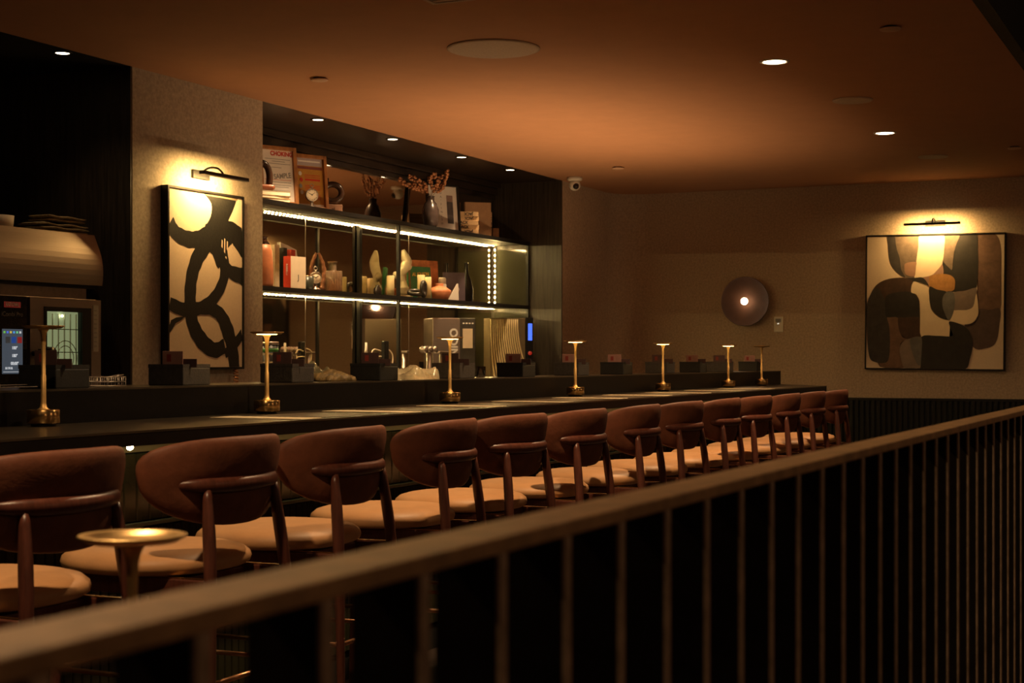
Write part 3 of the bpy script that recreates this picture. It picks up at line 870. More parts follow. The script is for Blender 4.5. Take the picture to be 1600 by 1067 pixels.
# ------------------------------------------------------------------ round sconce and wall controller
p = atx(1166, 471, FARX-.03)
t = thing('wall_sconce', (FARX-.001, p.y, p.z), 'round smoked dish wall sconce with a glowing opal bulb on the far wall', 'sconce')
b = MB().lathe([(.05,0),(.05,-.03),(0,-.03)], n=24, axis='x'); b.build('wall_plate', M['black'], t)
sg = mat('dark bronze glass dish', (.050,.024,.014), .65, metal=.0, var=.2, scale=8, spec=.2)
prof = []
for k in range(15):
    a = k/14*1.25
    prof.append((.215*math.sin(a)/math.sin(1.25), -.035-.045*(1-math.cos(a))/(1-math.cos(1.25))))
prof2 = [(r*1.01, h+.006) for r, h in prof]
b = MB().lathe(list(reversed(prof)) + prof2 + [prof[-1]], n=48, axis='x', cap=False); b.build('dish', sg, t)
MB().lathe([(.018,-.03),(.018,-.060),(0,-.060)], n=16, axis='x').build('bulb_holder', M['brass'], t)
MB().ball((-.088,0,0), .031, 24, 14).build('bulb', M['globe'], t)
light('POINT', (-.088,0,0), .16, (1,.62,.36), size=.034, parent=t)
p = atx(1217, 507, FARX)
t = thing('thermostat', (FARX-.001, p.y, p.z), 'small white wall controller with grey screen below right of the round sconce', 'thermostat')
MB().box((-.012,0,0),(.022,.078,.135), .006).build('body', M['white'], t)
MB().box((-.0235,0,.035),(.002,.048,.03), .0005).build('screen', M['greytext'], t)
MB().box((-.024,0,.008),(.002,.012,.008), .0005).build('button', glow('tiny lit button', (1,.9,.7), .8), t)
for yy, zz in [(.018,-.02),(-.018,-.02),(.018,-.036),(-.018,-.036)]:
    MB().box((-.0238,yy,zz),(.002,.016,.007), .0005).build('button', M['cream'], t)

# ------------------------------------------------------------------ back bar counter and shelf unit
t = thing('back_counter', (0,0,0), 'dark worktop against the mirrors behind the bar', 'counter')
MB().span((RX0+.002,5.12,.90),(RX1-.002,MIRR-.002,.94)).build('worktop', M['steeldark'], t)
MB().span((RX0+.002,5.16,.0),(RX1-.002,MIRR-.002,.899)).build('cabinet', M['blackpaint'], t)
S1, S2 = EYE+.988, EYE+.450       # shelf tops
SF, SB = 5.43, 5.775
t = thing('shelf_unit', (0,0,0), 'black metal framed bar shelves lit by warm led strips', 'shelf')
XS0, XS1 = RX0+.002, RX1-.006
shm = mat('black brown shelf board', (.024,.019,.014), .65, var=.3, scale=14)
for zz in (S1, S2):
    MB().span((XS0,SF+.021,zz-.020),(XS1,SB-.002,zz)).build('shelf_board', shm, t)
    MB().span((XS0,SF,zz-.028),(XS1,SF+.020,zz+.002)).build('front_edge', M['black'], t)
for x in (9.88, XS1-.02):
    MB().span((x-.011,SF+.001,.94),(x+.011,SF+.022,S1-.029)).build('post', M['black'], t)
MB().span((9.86,SB-.024,.94),(9.90,SB-.003,S2-.021)).build('post', M['black'], t)
MB().span((9.86,SB-.024,S2+.001),(9.90,SB-.003,S1-.021)).build('post', M['black'], t)
def led_strip(a, c, face, nm='led_strip'):
    """a,c: ends; diodes as small lit pads on a warm tape"""
    a = Vector(a); c = Vector(c); d = c-a; L = d.length; d.normalize()
    m = MB()
    if abs(d.x) > .5: m.box((a+c)/2, (L,.010,.002))
    else: m.box((a+c)/2, (.002,.010,L))
    s = m.build(nm, M['ledtape'], t)
    m = MB(); n = int(L/.045)
    for i in range(n):
        p = a + d*(.022+i*.045) + Vector(face)*.002
        if abs(d.x) > .5: m.box(p, (.013,.007,.003))
        else: m.box(p, (.003,.007,.013))
    tag(m.build('diodes', M['led'], s), kind='stuff')
    return s
for zz in (S1, S2):
    led_strip((XS0+.02,5.748,zz-.0215), (XS1-.03,5.748,zz-.0215), (0,0,-1))
led_strip((XS1-.010,5.752,S2+.01), (XS1-.010,5.752,S1-.03), (-1,0,0))

# ------------------------------------------------------------------ objects on the top shelf
def pxbox(x0, x1, ytop, D, base):
    """real width and height of something seen between two columns at depth D standing on height base"""
    a = at(x0, ytop, D); c = at(x1, ytop, D)
    zz_ = ((a.x+c.x)/2)*CT + D*ST
    return (a.x+c.x)/2, (x1-x0)*zz_/F, (a.z+c.z)/2 - base
def picture_frame(X, D, base, W, H, fw, fm, label, lean=.10, rz=0., inner=None, group='framed pictures on the top shelf'):
    t = thing('framed_picture', (X, D, base), label, 'framed picture', group, rz)
    R = rotx(-lean)
    b = MB()
    for a, c in [((-W/2,-.022,0),(-W/2+fw,.004,H)),((W/2-fw,-.022,0),(W/2,.004,H)),((-W/2+fw,-.022,0),(W/2-fw,.004,fw)),((-W/2+fw,-.022,H-fw),(W/2-fw,.004,H))]:
        b.span(a, c, .003)
    b.b.transform(R); b.build('frame', fm, t)
    b = MB().span((-W/2+fw*.8,.000,fw*.8),(W/2-fw*.8,.003,H-fw*.8)); b.b.transform(R); b.build('backing', M['black'], t)
    b = MB().span((-W/2+fw*.9,-.004,fw*.9),(W/2-fw*.9,-.0005,H-fw*.9)); b.b.transform(R)
    pr = b.build('print', inner or M['paper'], t)
    def put(o): 
        o.matrix_local = R @ o.matrix_basis; return o
    return t, pr, R
def patch(pr, R, x0, x1, z0, z1, m, y=-.0046, nm='printed_block'):
    b = MB().span((x0,y-.0004,z0),(x1,y,z1)); b.b.transform(R); return b.build(nm, m, pr)
def ptext(pr, R, body, size, m, x, z, rot=0., bold=0., y=-.0050, sx=1.):
    o = text(body, size, m, pr, (0,0,0), (0,0,0), 'lettering', .0002, bold, sx)
    o.data.transform(R @ Matrix.Translation((x, y, z)) @ roty(-rot) @ rotx(PI/2))
    return o
mustard = mat('mustard print', (.50,.25,.04), .6, var=.1, scale=20)
lilac = mat('pale lilac print', (.42,.37,.40), .6, var=.05, scale=20)
# choking notice
D = 5.66
W = .285; H = .385; X = at(465, 318, 5.60-.058).x - W/2*.91
t, pr, R = picture_frame(X, 5.60, S1+.0025, W, H, .025, M['framewood'], 'honey wood framed white notice headed in red, leftmost on the top shelf', .10, -.42)
ptext(pr, R, 'CHOKING', .041, M['red'], .036, H-.048, 0, .0016, sx=.88)
ptext(pr, R, 'SAMPLE', .046, M['greytext'], .035, H*.50, .14, .0013, sx=.85)
for k, (zz, a, c) in enumerate([(.300,-.09,.10),(.285,-.04,.06),(.270,-.10,.10),(.245,-.10,.03),(.150,-.09,.10),(.130,-.10,.10),(.118,-.07,.08),(.095,-.09,.09),(.080,-.10,.07),(.060,-.09,.09)]):
    patch(pr, R, a, c, zz, zz+.0035, M['greytext'])
patch(pr, R, -.10, .10, .165, .1675, M['red'])
# mustard poster
W2_, H2_ = .262, .375; r_ = Vector((at(511, 321, 5.55).x - W2_/2*.91 + W2_/2, 0, 0))
t, pr, R = picture_frame(r_.x - W2_/2, 5.60, S1+.0025, W2_, H2_, .025, M['framewood'], 'honey wood framed mustard yellow poster with grey header, behind the small desk clock', .09, -.42, inner=mustard)
patch(pr, R, -.10, .10, H2_-.075, H2_-.025, lilac)
patch(pr, R, -.09, .085, H2_-.050, H2_-.040, M['whitetext'], -.0051)
patch(pr, R, -.10, .10, H2_-.098, H2_-.080, mat('plum print', (.22,.06,.05), .6, var=.1, scale=20))
patch(pr, R, -.04, .08, H2_-.175, H2_-.162, M['red'])
for k in range(4):
    b = MB().ball((-.078+.008*(k%2),-.006,H2_-.13-k*.042),(.013,.001,.015), 12, 8); b.b.transform(R); b.build('printed_figure', [M['paper'],M['red'],M['greytext'],M['paper']][k], pr)
for zz in (.235,.222,.165,.153,.141,.10,.088,.076): patch(pr, R, -.045, .08, zz, zz+.004, M['red'])
patch(pr, R, -.10, .10, .024, .042, M['paper'])
# horseshoe on books, at the left
bk = [('book stack bottom', (.42,.26,.12), .020), ('b', (.50,.32,.14), .018), ('c', (.60,.50,.34), .028)]
X, Wd, _ = pxbox(395, 452, 310, 5.50, S1)
X = at(418,310,5.53).x
zz = S1+.0005
for k, (nm, cc, h) in enumerate(bk):
    t = thing('book', (X, 5.53, zz), ['ochre book lying at the bottom of the small stack under the arch sculpture','ochre patterned book in the middle of the small stack under the arch sculpture','pale book lying on top of the small stack under the arch sculpture'][k], 'book', 'books lying at the left of the top shelf', [-.45,-.42,-.47][k])
    MB().span((-.13,-.06,.0),(.13,.05,.002)).span((-.13,-.06,h-.002),(.13,.05,h)).span((-.13,-.06,.002),(-.127,.05,h-.002)).build('cover', mat('book cover %d' % k, cc, .55, var=.3, scale=50), t)
    MB().span((-.1265,-.058,.0021),(.128,.049,h-.0021)).build('pages', M['cream'], t)
    zz += h + .0004
def arch(name, X, D, z, R_, rt, m, label, foot, a0, a1, cat='sculpture', rz=0., extra=None):
    t = thing(name, (X, D, z), label, cat, None, rz)
    n = 22
    pts = [(R_*math.cos(a0+(a1-a0)*i/n), 0, R_*math.sin(a0+(a1-a0)*i/n)) for i in range(n+1)]
    mz = min(p[2] for p in pts)
    pts = [(p[0], p[1], p[2]-mz+rt) for p in pts]
    MB().tube(pts, rt, 14).build('ring_body', m, t)
    return t
darkwood = mat('very dark polished wood', (.045,.022,.014), .25, var=.4, scale=12, coat=.3)
X, Wd, _ = pxbox(398, 424, 260, 5.50, S1)
X = at(410,260,5.53).x
t = thing('arch_sculpture', (X, 5.535, zz), 'dark arch sculpture with copper toned foot standing on the small book stack', 'sculpture', None, -.6)
MB().box((0,0,.020),(.16,.07,.036), .016, seg=4).build('foot', mat('copper brown wood', (.22,.07,.03), .3, var=.3, scale=12, coat=.4), t)
pts = [(-.05,0,.040),(-.052,0,.10),(-.035,0,.150),(0,0,.172),(.035,0,.150),(.052,0,.10),(.050,0,.040)]
MB().tube(smoothline(pts, 6), .021, 14).build('arch_body', darkwood, t)
# desk clocks
def desk_clock(loc, r, label, m, rz=0.):
    t = thing('desk_clock', loc, label, 'clock', 'round metal desk clocks', rz)
    zc = r+.040
    MB().lathe([(.0,.02),(r*.90,.02),(r,.008),(r,-.014),(r*.93,-.020),(r*.90,-.016),(r*.90,-.010),(0,-.010)], (0,0,zc), 40, 'y').build('case', m, t)
    f = MB().lathe([(0,-.011),(r*.89,-.011),(r*.89,-.0125),(0,-.0125)], (0,0,zc), 36, 'y').build('dial', M['cream'], t)
    b = MB().box((-r*.22,-.0140,zc+r*.12),(r*.6,.001,r*.07), 0, roty(.5)).box((r*.20,-.0140,zc+r*.18),(r*.55,.001,r*.06), 0, roty(-.7)).lathe([(0,-.0135),(r*.10,-.0135),(r*.10,-.015),(0,-.015)], (0,0,zc), 14, 'y')
    b.build('clock_hands', M['darktext'], f)
    b = MB()
    for k in range(12):
        a = PI*k/6; b.box((r*.76*math.sin(a),-.0132,zc+r*.76*math.cos(a)),(.0022,.001,r*.11), 0, roty(a))
    b.build('hour_marks', M['darktext'], f)
    MB().tube([(0,0,zc+r),(0,0,zc+r+.012)], .004, 10).tube([(.012*math.cos(a),0,zc+r+.020+.012*math.sin(a)) for a in [k*PI/6 for k in range(12)]], .0025, 8, closed=True).build('crown_ring', m, t)
    MB().lathe([(0,0),(r*.8,0),(r*.75,.008),(.012,.016),(.010,.045),(0,.045)], n=28).build('pedestal', m, t)
    return t
X, Wd, _ = pxbox(474, 496, 300, 5.50, S1)
desk_clock((X, 5.49, S1+.0025), Wd*.46, 'small round desk clock standing before the mustard poster on the top shelf', M['steel'], -.8)
# ring sculpture on a block
X, Wd, _ = pxbox(505, 541, 300, 5.58, S1)
t = thing('letter_block', (X, 5.60, S1+.001), 'small rosy block with letters under the ring sculpture', 'block', None, -.8)
MB().span((-.06,-.05,0),(.06,.05,.062), .003).build('block_body', mat('rosy brown board', (.36,.19,.12), .6, var=.15, scale=20), t)
text('nL', .035, M['darktext'], t, (.0,-.0505,.03), FACE_Y)
t = thing('ring_sculpture', (X, 5.60, S1+.0635), 'dark brown ring sculpture with a short neck, on a block right of the mustard poster', 'sculpture', None, -.9)
n = 30; R_ = .062
MB().tube([(R_*math.cos(2*PI*k/n), 0, .022+R_+R_*math.sin(2*PI*k/n)*.92) for k in range(n)], .021, 14, closed=True).build('ring_body', darkwood, t)
MB().lathe([(.018,.135),(.018,.182),(0,.182)], (-.042,0,0), 20).build('neck', darkwood, t)
# black framed picture with white mount
r_ = at(718, 358, 5.62); l_ = at(662, 350, 5.62)
Wf = .315; Hf = .372
t, pr, R = picture_frame(at(719,358,5.535).x - Wf/2*.9, 5.605, S1+.0025, Wf, Hf+.005, .016, M['black'], 'thin black frame with white mount and a narrow picture, right of the dark vase', .10, -.45, inner=M['paper'])
patch(pr, R, .040, .100, .07, Hf-.08, mat('slate photo print', (.09,.08,.085), .5, var=.5, scale=20))
patch(pr, R, .040, .100, Hf-.13, Hf-.08, mat('rose photo print', (.30,.20,.17), .5, var=.2, scale=20), -.0051)
for k, ch in enumerate('DA\'FINISH'):
    ptext(pr, R, ch, .024, M['greytext'], -.015, Hf-.065-k*.030, bold=.0004)
# dark vase with dried eucalyptus
X, Wd, Hh = pxbox(659, 686, 312, 5.53, S1)
t = thing('vase', (X, 5.53, S1+.0025), 'dark smoky glass vase of dried eucalyptus on the top shelf', 'vase', None, -.95)
r0 = Wd/2
MB().lathe([(0,0),(r0*.62,0),(r0*.80,.02),(r0,.09),(r0*.98,.135),(r0*.72,.185),(r0*.46,.205),(r0*.44,.235),(r0*.52,.242),(r0*.40,.238),(r0*.36,.20),(0,.19)], n=36).build('vase_body', mat('smoky brown glass', (.040,.028,.026), .25, var=.4, scale=10, coat=.15), t)
leafm = mat('dried copper leaves', (.55,.24,.11), .55, var=.25, scale=30)
rnd = random.Random(4)
stems = [((0,0,.23),(-.04,-.01,.31),(-.10,-.02,.355),(-.17,-.02,.385)), ((0,0,.23),(-.07,.0,.29),(-.15,-.01,.31),(-.24,-.02,.36)), ((0,0,.23),(.03,-.01,.30),(.06,-.02,.36),(.13,-.03,.43)),
         ((0,0,.23),(.01,-.01,.32),(-.01,-.02,.37),(.03,-.02,.40)), ((0,0,.23),(.06,-.01,.29),(.10,-.02,.33),(.12,-.03,.40)), ((0,0,.23),(-.03,.0,.28),(-.08,.0,.30),(-.13,-.01,.32))]
for st in stems:
    ln = smoothline(st, 7)
    s_ = MB().tube(ln, .0016, 6).build('stem', M['wood'], t)
    b = MB()
    for i in range(6, len(ln), 1):
        for sd in (-1, 1):
            c = Vector(ln[i]) + Vector((rnd.uniform(-.008,.008), rnd.uniform(-.012,.012), sd*.010+rnd.uniform(-.004,.004)))
            rr = rnd.uniform(.009,.015); nrm = Vector((rnd.uniform(-.4,.4), -1, rnd.uniform(-.5,.5))).normalized()
            u = nrm.cross(Vector((0,0,1))).normalized(); v = nrm.cross(u)
            vs = [c+nrm*.002] + [c + u*rr*math.cos(q) + v*rr*math.sin(q) for q in [k*PI/4 for k in range(8)]] + [c-nrm*.0015]
            b._new(vs, [(0,k+1,(k+1)%8+1) for k in range(8)] + [(9,(k+1)%8+1,k+1) for k in range(8)], True)
    b.build('leaves', leafm, s_)
# JACX books
kraft = mat('pale kraft book cloth', (.52,.31,.17), .65, var=.10, scale=30)
kraft2 = mat('cream book cloth', (.62,.42,.22), .65, var=.10, scale=30)
X, Wd, Hh = pxbox(716, 757, 306, 5.72, S1)
t = thing('book', (X+.01, 5.67, S1+.001), 'large plain kraft book standing behind the lettered book stack', 'book', 'pale lettered books on the top shelf', -.85)
b = MB().span((-.11,-.017,0),(.11,-.013,.300)).span((-.11,.012,0),(.11,.016,.300)).span((-.11,-.013,0),(-.107,.012,.300)); b.build('cover', kraft, t)
MB().span((-.1065,-.0125,.002),(.107,.0115,.298)).build('pages', M['cream'], t)
X, Wd, _ = pxbox(716, 749, 340, 5.52, S1)
zz = S1+.0025
for k in range(6):
    h = .034 if k < 5 else .0
    if k == 5: break
    dx = [0,.004,-.003,.003,-.002][k]
    t = thing('book', (X+dx, 5.555, zz), 'cream book with black capitals on its spine, %s in the stack' % ['bottom','second from the bottom','middle one','second from the top','topmost'][k], 'book', 'pale lettered books on the top shelf', [-.85,-.83,-.87,-.84,-.86][k])
    b = MB().span((-.09,-.08,0),(.09,.05,.003)).span((-.09,-.08,h-.003),(.09,.05,h)).span((-.09,-.0800,.003),(.09,-.077,h-.003)); b.build('cover', kraft2, t)
    MB().span((-.0885,-.0765,.0032),(.0885,.049,h-.0032)).build('pages', M['cream'], t)
    up = k in (1, 2)
    text('JACX', .030, M['darktext'], t, (.01 if not up else -.03,-.0803,h/2), (PI/2, 0 if up else PI, 0), bold=.0010)
    zz += h+.0006
for k, (x0, x1, yt, D_, nm) in enumerate([(757,768,332,5.62,'upright pale book with black capitals down its spine'), (769,779,357,5.62,'short pale book at the right end of the lettered books')]):
    X, Wd, Hh = pxbox(x0, x1, yt, D_, S1)
    t = thing('book', (X, D_, S1+.001), nm, 'book', 'pale lettered books on the top shelf', -.85)
    w_ = Wd*.96
    b = MB().span((-w_/2,-.02,0),(-w_/2+.003,.10,Hh)).span((w_/2-.003,-.02,0),(w_/2,.10,Hh)).span((-w_/2+.003,-.02,0),(w_/2-.003,-.017,Hh)); b.build('cover', kraft, t)
    MB().span((-w_/2+.0032,-.0165,.002),(w_/2-.0032,.098,Hh-.002)).build('pages', M['cream'], t)
    if k == 0: text('JACX', .038, M['darktext'], t, (.010,-.0203,Hh*.62), (PI/2, PI/2, 0), bold=.001); text('ATHERTON', .012, M['darktext'], t, (-.014,-.0203,Hh*.40), (PI/2, PI/2, 0))

# ------------------------------------------------------------------ objects on the middle shelf
B2 = S2+.0025
terr = mat('orange terracotta glaze', (.55,.20,.085), .45, var=.18, scale=14, bump=.05, bscale=60)
X, Wd, Hh = pxbox(397, 431, 366, 5.50, S2)
t = thing('vase', (X, 5.52, B2), 'tall orange terracotta vase with a dark neck at the left end of the middle shelf', 'vase')
r0 = Wd*.5
MB().lathe([(0,0),(r0*.92,0),(r0,.02),(r0*1.0,.12),(r0*.9,.22),(r0*.72,.262)], n=40).build('vase_body', terr, t)
MB().lathe([(r0*.72,.2621),(r0*.45,.29),(r0*.42,.305),(r0*.55,.312),(r0*.42,.312),(r0*.38,.30),(r0*.30,.268),(0,.262)], n=36).build('neck', mat('dark brown glaze', (.06,.025,.016), .25, var=.3, scale=10), t)
t_list = [(.0,.05,.265,'red spined book standing third behind the cream book',(.42,.04,.02)),(-.058,.04,.272,'black spined book standing next to the terracotta vase',(.02,.018,.016)),(-.118,.052,.285,'cream spined book standing close behind the terracotta vase',(.5,.38,.25))]
X0 = at(447, 400, 5.66).x
for k, (dx, th, h, lab, cc) in enumerate(t_list):
    t = thing('book', (X0+dx*1.6, 5.66, S2+.001), lab, 'book', 'books standing on the middle shelf')
    b = MB().span((-th/2,-.055,0),(-th/2+.003,.10,h)).span((th/2-.003,-.055,0),(th/2,.10,h)).span((-th/2+.003,-.055,0),(th/2-.003,-.052,h)); b.build('cover', mat('spine %d' % k, cc, .5, var=.2, scale=20), t)
    MB().span((-th/2+.0032,-.0515,.002),(th/2-.0032,.098,h-.003)).build('pages', M['cream'], t)
# red and cream boxed book in front
c = at(441, 448, 5.53)
t = thing('book', (c.x, 5.47, S2+.0025), 'red spined cream covered book standing in front, left of the marble slab', 'book', 'books standing on the middle shelf', -.12)
MB().span((0,-.001,0),(.004,.056,.205)).build('spine', mat('red book cloth', (.60,.05,.02), .5, var=.1, scale=30), t)
text('ROSSELLI', .018, M['whitetext'], t, (-.0006,.028,.12), (PI/2, PI/2, -PI/2))
MB().span((.0045,-.001,0),(.155,.0025,.205)).span((.0045,.0535,0),(.155,.056,.205)).build('cover', M['cream'], t)
MB().span((.005,.003,.002),(.153,.053,.203)).build('pages', M['paper'], t)
text('J', .05, M['darktext'], t, (.08,-.0015,.07), FACE_Y, 'emblem')
# marble slab leaning
X, Wd, Hh = pxbox(452, 477, 371, 5.62, S2)
t = thing('marble_slab', (X, 5.66, S2+.002), 'irregular white marble slab leaning beside the red spined books', 'slab')
poly = [(-.10,.0),(.07,.0),(.095,.13),(.085,.275),(-.02,.300),(-.105,.315)]
b = MB().prism(poly, 'y', -.012, .012); b.b.transform(rotx(-.12)); b.build('slab_body', mat('white marble', (.62,.56,.48), .4, var=.18, scale=9), t)
# green cup with gold rim
X, Wd, Hh = pxbox(467, 487, 425, 5.49, S2)
t = thing('cup', (X, 5.475, B2), 'dark green cup with gold rim in front of the tusk arch', 'cup')
r0 = Wd*.5
MB().lathe([(0,0),(r0*.95,0),(r0,.004),(r0,.085),(r0*.94,.085),(r0*.93,.006),(0,.006)], n=36).build('cup_body', mat('dark olive glaze', (.045,.05,.035), .3, var=.3, scale=12), t)
MB().lathe([(r0,.0852),(r0*1.01,.088),(r0*.94,.088),(r0*.94,.0852),(r0,.0852)], n=36, cap=False).build('rim', M['brass'], t)
X, Wd, _ = pxbox(484, 504, 420, 5.47, S2)
desk_clock((X, 5.475, B2), Wd*.48, 'round metal desk clock on the middle shelf before the tusk arch', M['steel'], -.8)
# tusk arch
X, Wd, Hh = pxbox(483, 509, 367, 5.60, S2)
t = thing('tusk_arch', (X, 5.60, S2+.001), 'carved brown tusk shaped arch standing behind the desk clock', 'sculpture', None, -.9)
b = MB()
for s in (-1, 1):
    ln = smoothline([(s*.030,0,.02),(s*.045,0,.10),(s*.036,0,.19),(s*.008,0,.262)], 8)
    m_ = len(ln)
    b.tube(ln, [.019-.010*(i/(m_-1)) + .002*math.sin(i*1.6) for i in range(m_)], 12)
b.build('tusks', mat('carved horn', (.30,.13,.06), .35, var=.5, scale=24, bump=.3, bscale=60), t)
MB().lathe([(0,0),(.065,0),(.062,.018),(0,.018)], n=32, sy=.55).build('plinth', darkwood, t)
# ribbed glasses
ag = mat('amber ribbed glass', (.85,.55,.32), .08, trans=.85, ior=1.4)
X, Wd, Hh = pxbox(508, 533, 424, 5.49, S2)
def ribbed(r, h, n=24, c=(0,0)):
    b = MB(); vs = []; fs = []; N = n*4; lv = [(0,0),(1,0),(1,h),(.93,h),(.90,.008),(0,.008)]
    for (q, z) in lv:
        for k in range(N):
            a = 2*PI*k/N; rr = q*r*(1+.045*math.cos(n*a)*(1 if 0 < q else 0)); vs.append((c[0]+rr*math.cos(a), c[1]+rr*math.sin(a), z))
    for i in range(len(lv)-1):
        for k in range(N): fs.append((i*N+k, i*N+(k+1)%N, (i+1)*N+(k+1)%N, (i+1)*N+k))
    bv, _ = b._new(vs, fs, True); bmesh.ops.remove_doubles(b.b, verts=bv, dist=1e-6); return b
t = ribbed(Wd*.5, Hh).build('ribbed_glass', ag); t.location = (X, 5.485, B2)
tag(t, 'wide ribbed amber glass tumbler on the middle shelf right of the clock', 'glass', 'ribbed glasses on the middle shelf')
X, Wd, Hh = pxbox(511, 524, 409, 5.60, S2)
t = thing('glass_bottle', (X, 5.59, S2+.001), 'narrow ribbed glass bottle standing behind the amber tumbler', 'bottle', 'ribbed glasses on the middle shelf')
ribbed(Wd*.46, Hh-.012, 16).build('bottle_body', ag, t)
MB().lathe([(Wd*.46,Hh-.0118),(Wd*.6,Hh-.006),(Wd*.6,Hh),(0,Hh)], n=28).build('lip', ag, t)
# pale bone sculpture on a block, just right of the middle post
bone = mat('pale cream stone', (.66,.58,.38), .55, var=.10, scale=12, bump=.05, bscale=30)
X, Wd, _ = pxbox(616, 644, 450, 5.66, S2)
t = thing('bone_sculpture', (X, 5.665, S2+.001), 'pale cream bone shaped sculpture on a small stone block by the middle post', 'sculpture', None, -.9)
MB().span((-.070,-.038,0),(.070,.038,.026), .003).build('base_block', mat('veined stone block', (.34,.26,.15), .5, var=.5, scale=18), t)
m_ = bpy.data.metaballs.new('m') if False else None
ln = smoothline([(.0,0,.045),(.0,0,.09),(.0,0,.145),(-.022,0,.20),(.020,0,.255),(.040,0,.300),(.018,0,.350),(.004,0,.395)], 6)
rr = [.045,.060,.028,.042,.046,.046,.034,.014]
rad = []
for i in range(len(ln)):
    f = i/6; j = min(int(f), 6); rad.append(rr[j]*(1-(f-j))+rr[j+1]*(f-j))
b = MB().tube(ln, rad, 20, flat=1.)
b.tube(smoothline([(-.01,0,.20),(-.055,0,.192),(-.092,0,.188)], 4), [.036,.033,.030,.028,.028,.028,.028,.026,.012], 16)
b.tube(smoothline([(.03,0,.28),(.060,0,.258),(.080,0,.245)], 4), [.04,.036,.032,.028,.026,.024,.022,.020,.010], 16)
b.ball((0,0,.070),(.054,.050,.044))
b.b.transform(Matrix.Diagonal((.80,.80,.93,1))); b.build('bone_body', bone, t)
cand = mat('cream candle wax', (.72,.58,.30), .5, var=.04, scale=20)
X, Wd, Hh = pxbox(604, 616, 431, 5.58, S2)
t = thing('candle', (X, 5.58, S2+.001), 'cream pillar candle left of the middle shelf post', 'candle', 'cream pillar candles')
MB().lathe([(0,0),(Wd*.5,0),(Wd*.5,Hh-.003),(Wd*.42,Hh),(0,Hh-.003)], n=28).build('wax', cand, t); MB().tube([(0,0,Hh-.004),(.001,0,Hh+.008)], .001, 6).build('wick', M['darktext'], t)
# books at the right
c = at(640, 463, 5.60)
t = thing('book', (at(664,463,5.68).x, 5.68, S2+.001), 'tall picture book with an orange red cover standing behind the green book', 'book', 'picture books on the middle shelf', -.40)
b = MB().span((-.13,-.012,0),(.13,-.009,.310)).span((-.13,.009,0),(.13,.012,.310)).span((-.13,-.009,0),(-.127,.009,.310)); b.b.transform(rotx(-.05)); b.build('cover', mat('orange picture cover', (.35,.12,.05), .4, var=.7, scale=11), t)
b = MB().span((-.1265,-.0085,.003),(.128,.0085,.307)); b.b.transform(rotx(-.05)); b.build('pages', M['cream'], t)
t = thing('book', (at(656,463,5.62).x, 5.62, S2+.001), 'green record book with yellow title lettering, behind the dark knot sculpture', 'book', 'picture books on the middle shelf', -.45)
gm = mat('green print cover', (.05,.19,.085), .4, var=.2, scale=14)
b = MB().span((-.105,-.012,0),(.105,-.009,.250)).span((-.105,.009,0),(.105,.012,.250)).span((-.105,-.009,0),(-.102,.009,.250)); b.b.transform(rotx(-.08)); cv = b.build('cover', gm, t)
b = MB().span((-.1015,-.0085,.003),(.103,.0085,.247)); b.b.transform(rotx(-.08)); b.build('pages', M['cream'], t)
b = MB().span((-.104,-.0126,.002),(-.086,-.0122,.249)); b.b.transform(rotx(-.08)); b.build('spine_band', mat('brown spine print', (.20,.11,.05), .5, var=.5, scale=60), cv)
o = text('AL JOLSON', .036, M['goldtext'], cv, (0,0,0), (0,0,0), bold=.0014, sx=.85)
o.data.transform(rotx(-.08) @ Matrix.Translation((.010,-.0128,.192)) @ roty(-.05) @ rotx(PI/2))
# dark knot sculpture
blackcer = mat('black bronze glaze', (.035,.030,.022), .28, metal=.3, var=.4, scale=14)
X, Wd, Hh = pxbox(640, 671, 437, 5.49, S2)
t = thing('knot_sculpture', (X, 5.49, B2), 'dark interlocked ring sculpture in front of the green book', 'sculpture', None, -.8)
n = 26
MB().tube([(.03+.045*math.cos(2*PI*k/n)*.5, .045*math.cos(2*PI*k/n)*.8, .067+.050*math.sin(2*PI*k/n)) for k in range(n)], .017, 14, closed=True).build('ring_body', blackcer, t)
MB().tube([(-.030+.052*math.cos(2*PI*k/n), -.002+.030*math.sin(2*PI*k/n), .040+.014*math.sin(2*PI*k/n)) for k in range(n)], .016, 14, closed=True).build('ring_body', blackcer, t)
# candles behind
for k, (x0, x1, yt, D_) in enumerate([(652,664,430,5.53),(664,674,433,5.53)]):
    X, Wd, Hh = pxbox(x0, x1, yt, D_, S2)
    t = thing('candle', (X, D_, S2+.001), ['cream pillar candle standing before the green book, the left one of two','cream pillar candle standing before the green book, the right one of two'][k], 'candle', 'cream pillar candles')
    MB().lathe([(0,0),(Wd*.5,0),(Wd*.5,Hh-.003),(Wd*.42,Hh),(0,Hh-.003)], n=28).build('wax', cand, t); MB().tube([(0,0,Hh-.004),(.001,0,Hh+.008)], .001, 6).build('wick', M['darktext'], t)
X, Wd, Hh = pxbox(668, 705, 439, 5.56, S2)
t = thing('clay_pot', (X, 5.56, S2+.001), 'squat orange clay pot with a short flared neck on the middle shelf', 'pot')
r0 = Wd*.5
MB().lathe([(0,0),(r0*.62,0),(r0*.80,.022),(r0,.062),(r0*.96,.078),(r0*.60,.100),(r0*.34,.108),(r0*.30,.118),(r0*.37,.130),(r0*.31,.130),(r0*.24,.116),(0,.10)], n=44).build('pot_body', terr, t)
X, Wd, Hh = pxbox(685, 697, 434, 5.62, S2)
t = thing('jar', (X, 5.62, S2+.001), 'small white lidded jar behind the orange clay pot', 'jar')
MB().lathe([(0,0),(Wd*.55,0),(Wd*.55,Hh*.7),(Wd*.45,Hh*.74),(0,Hh*.74)], n=28).build('jar_body', M['white'], t)
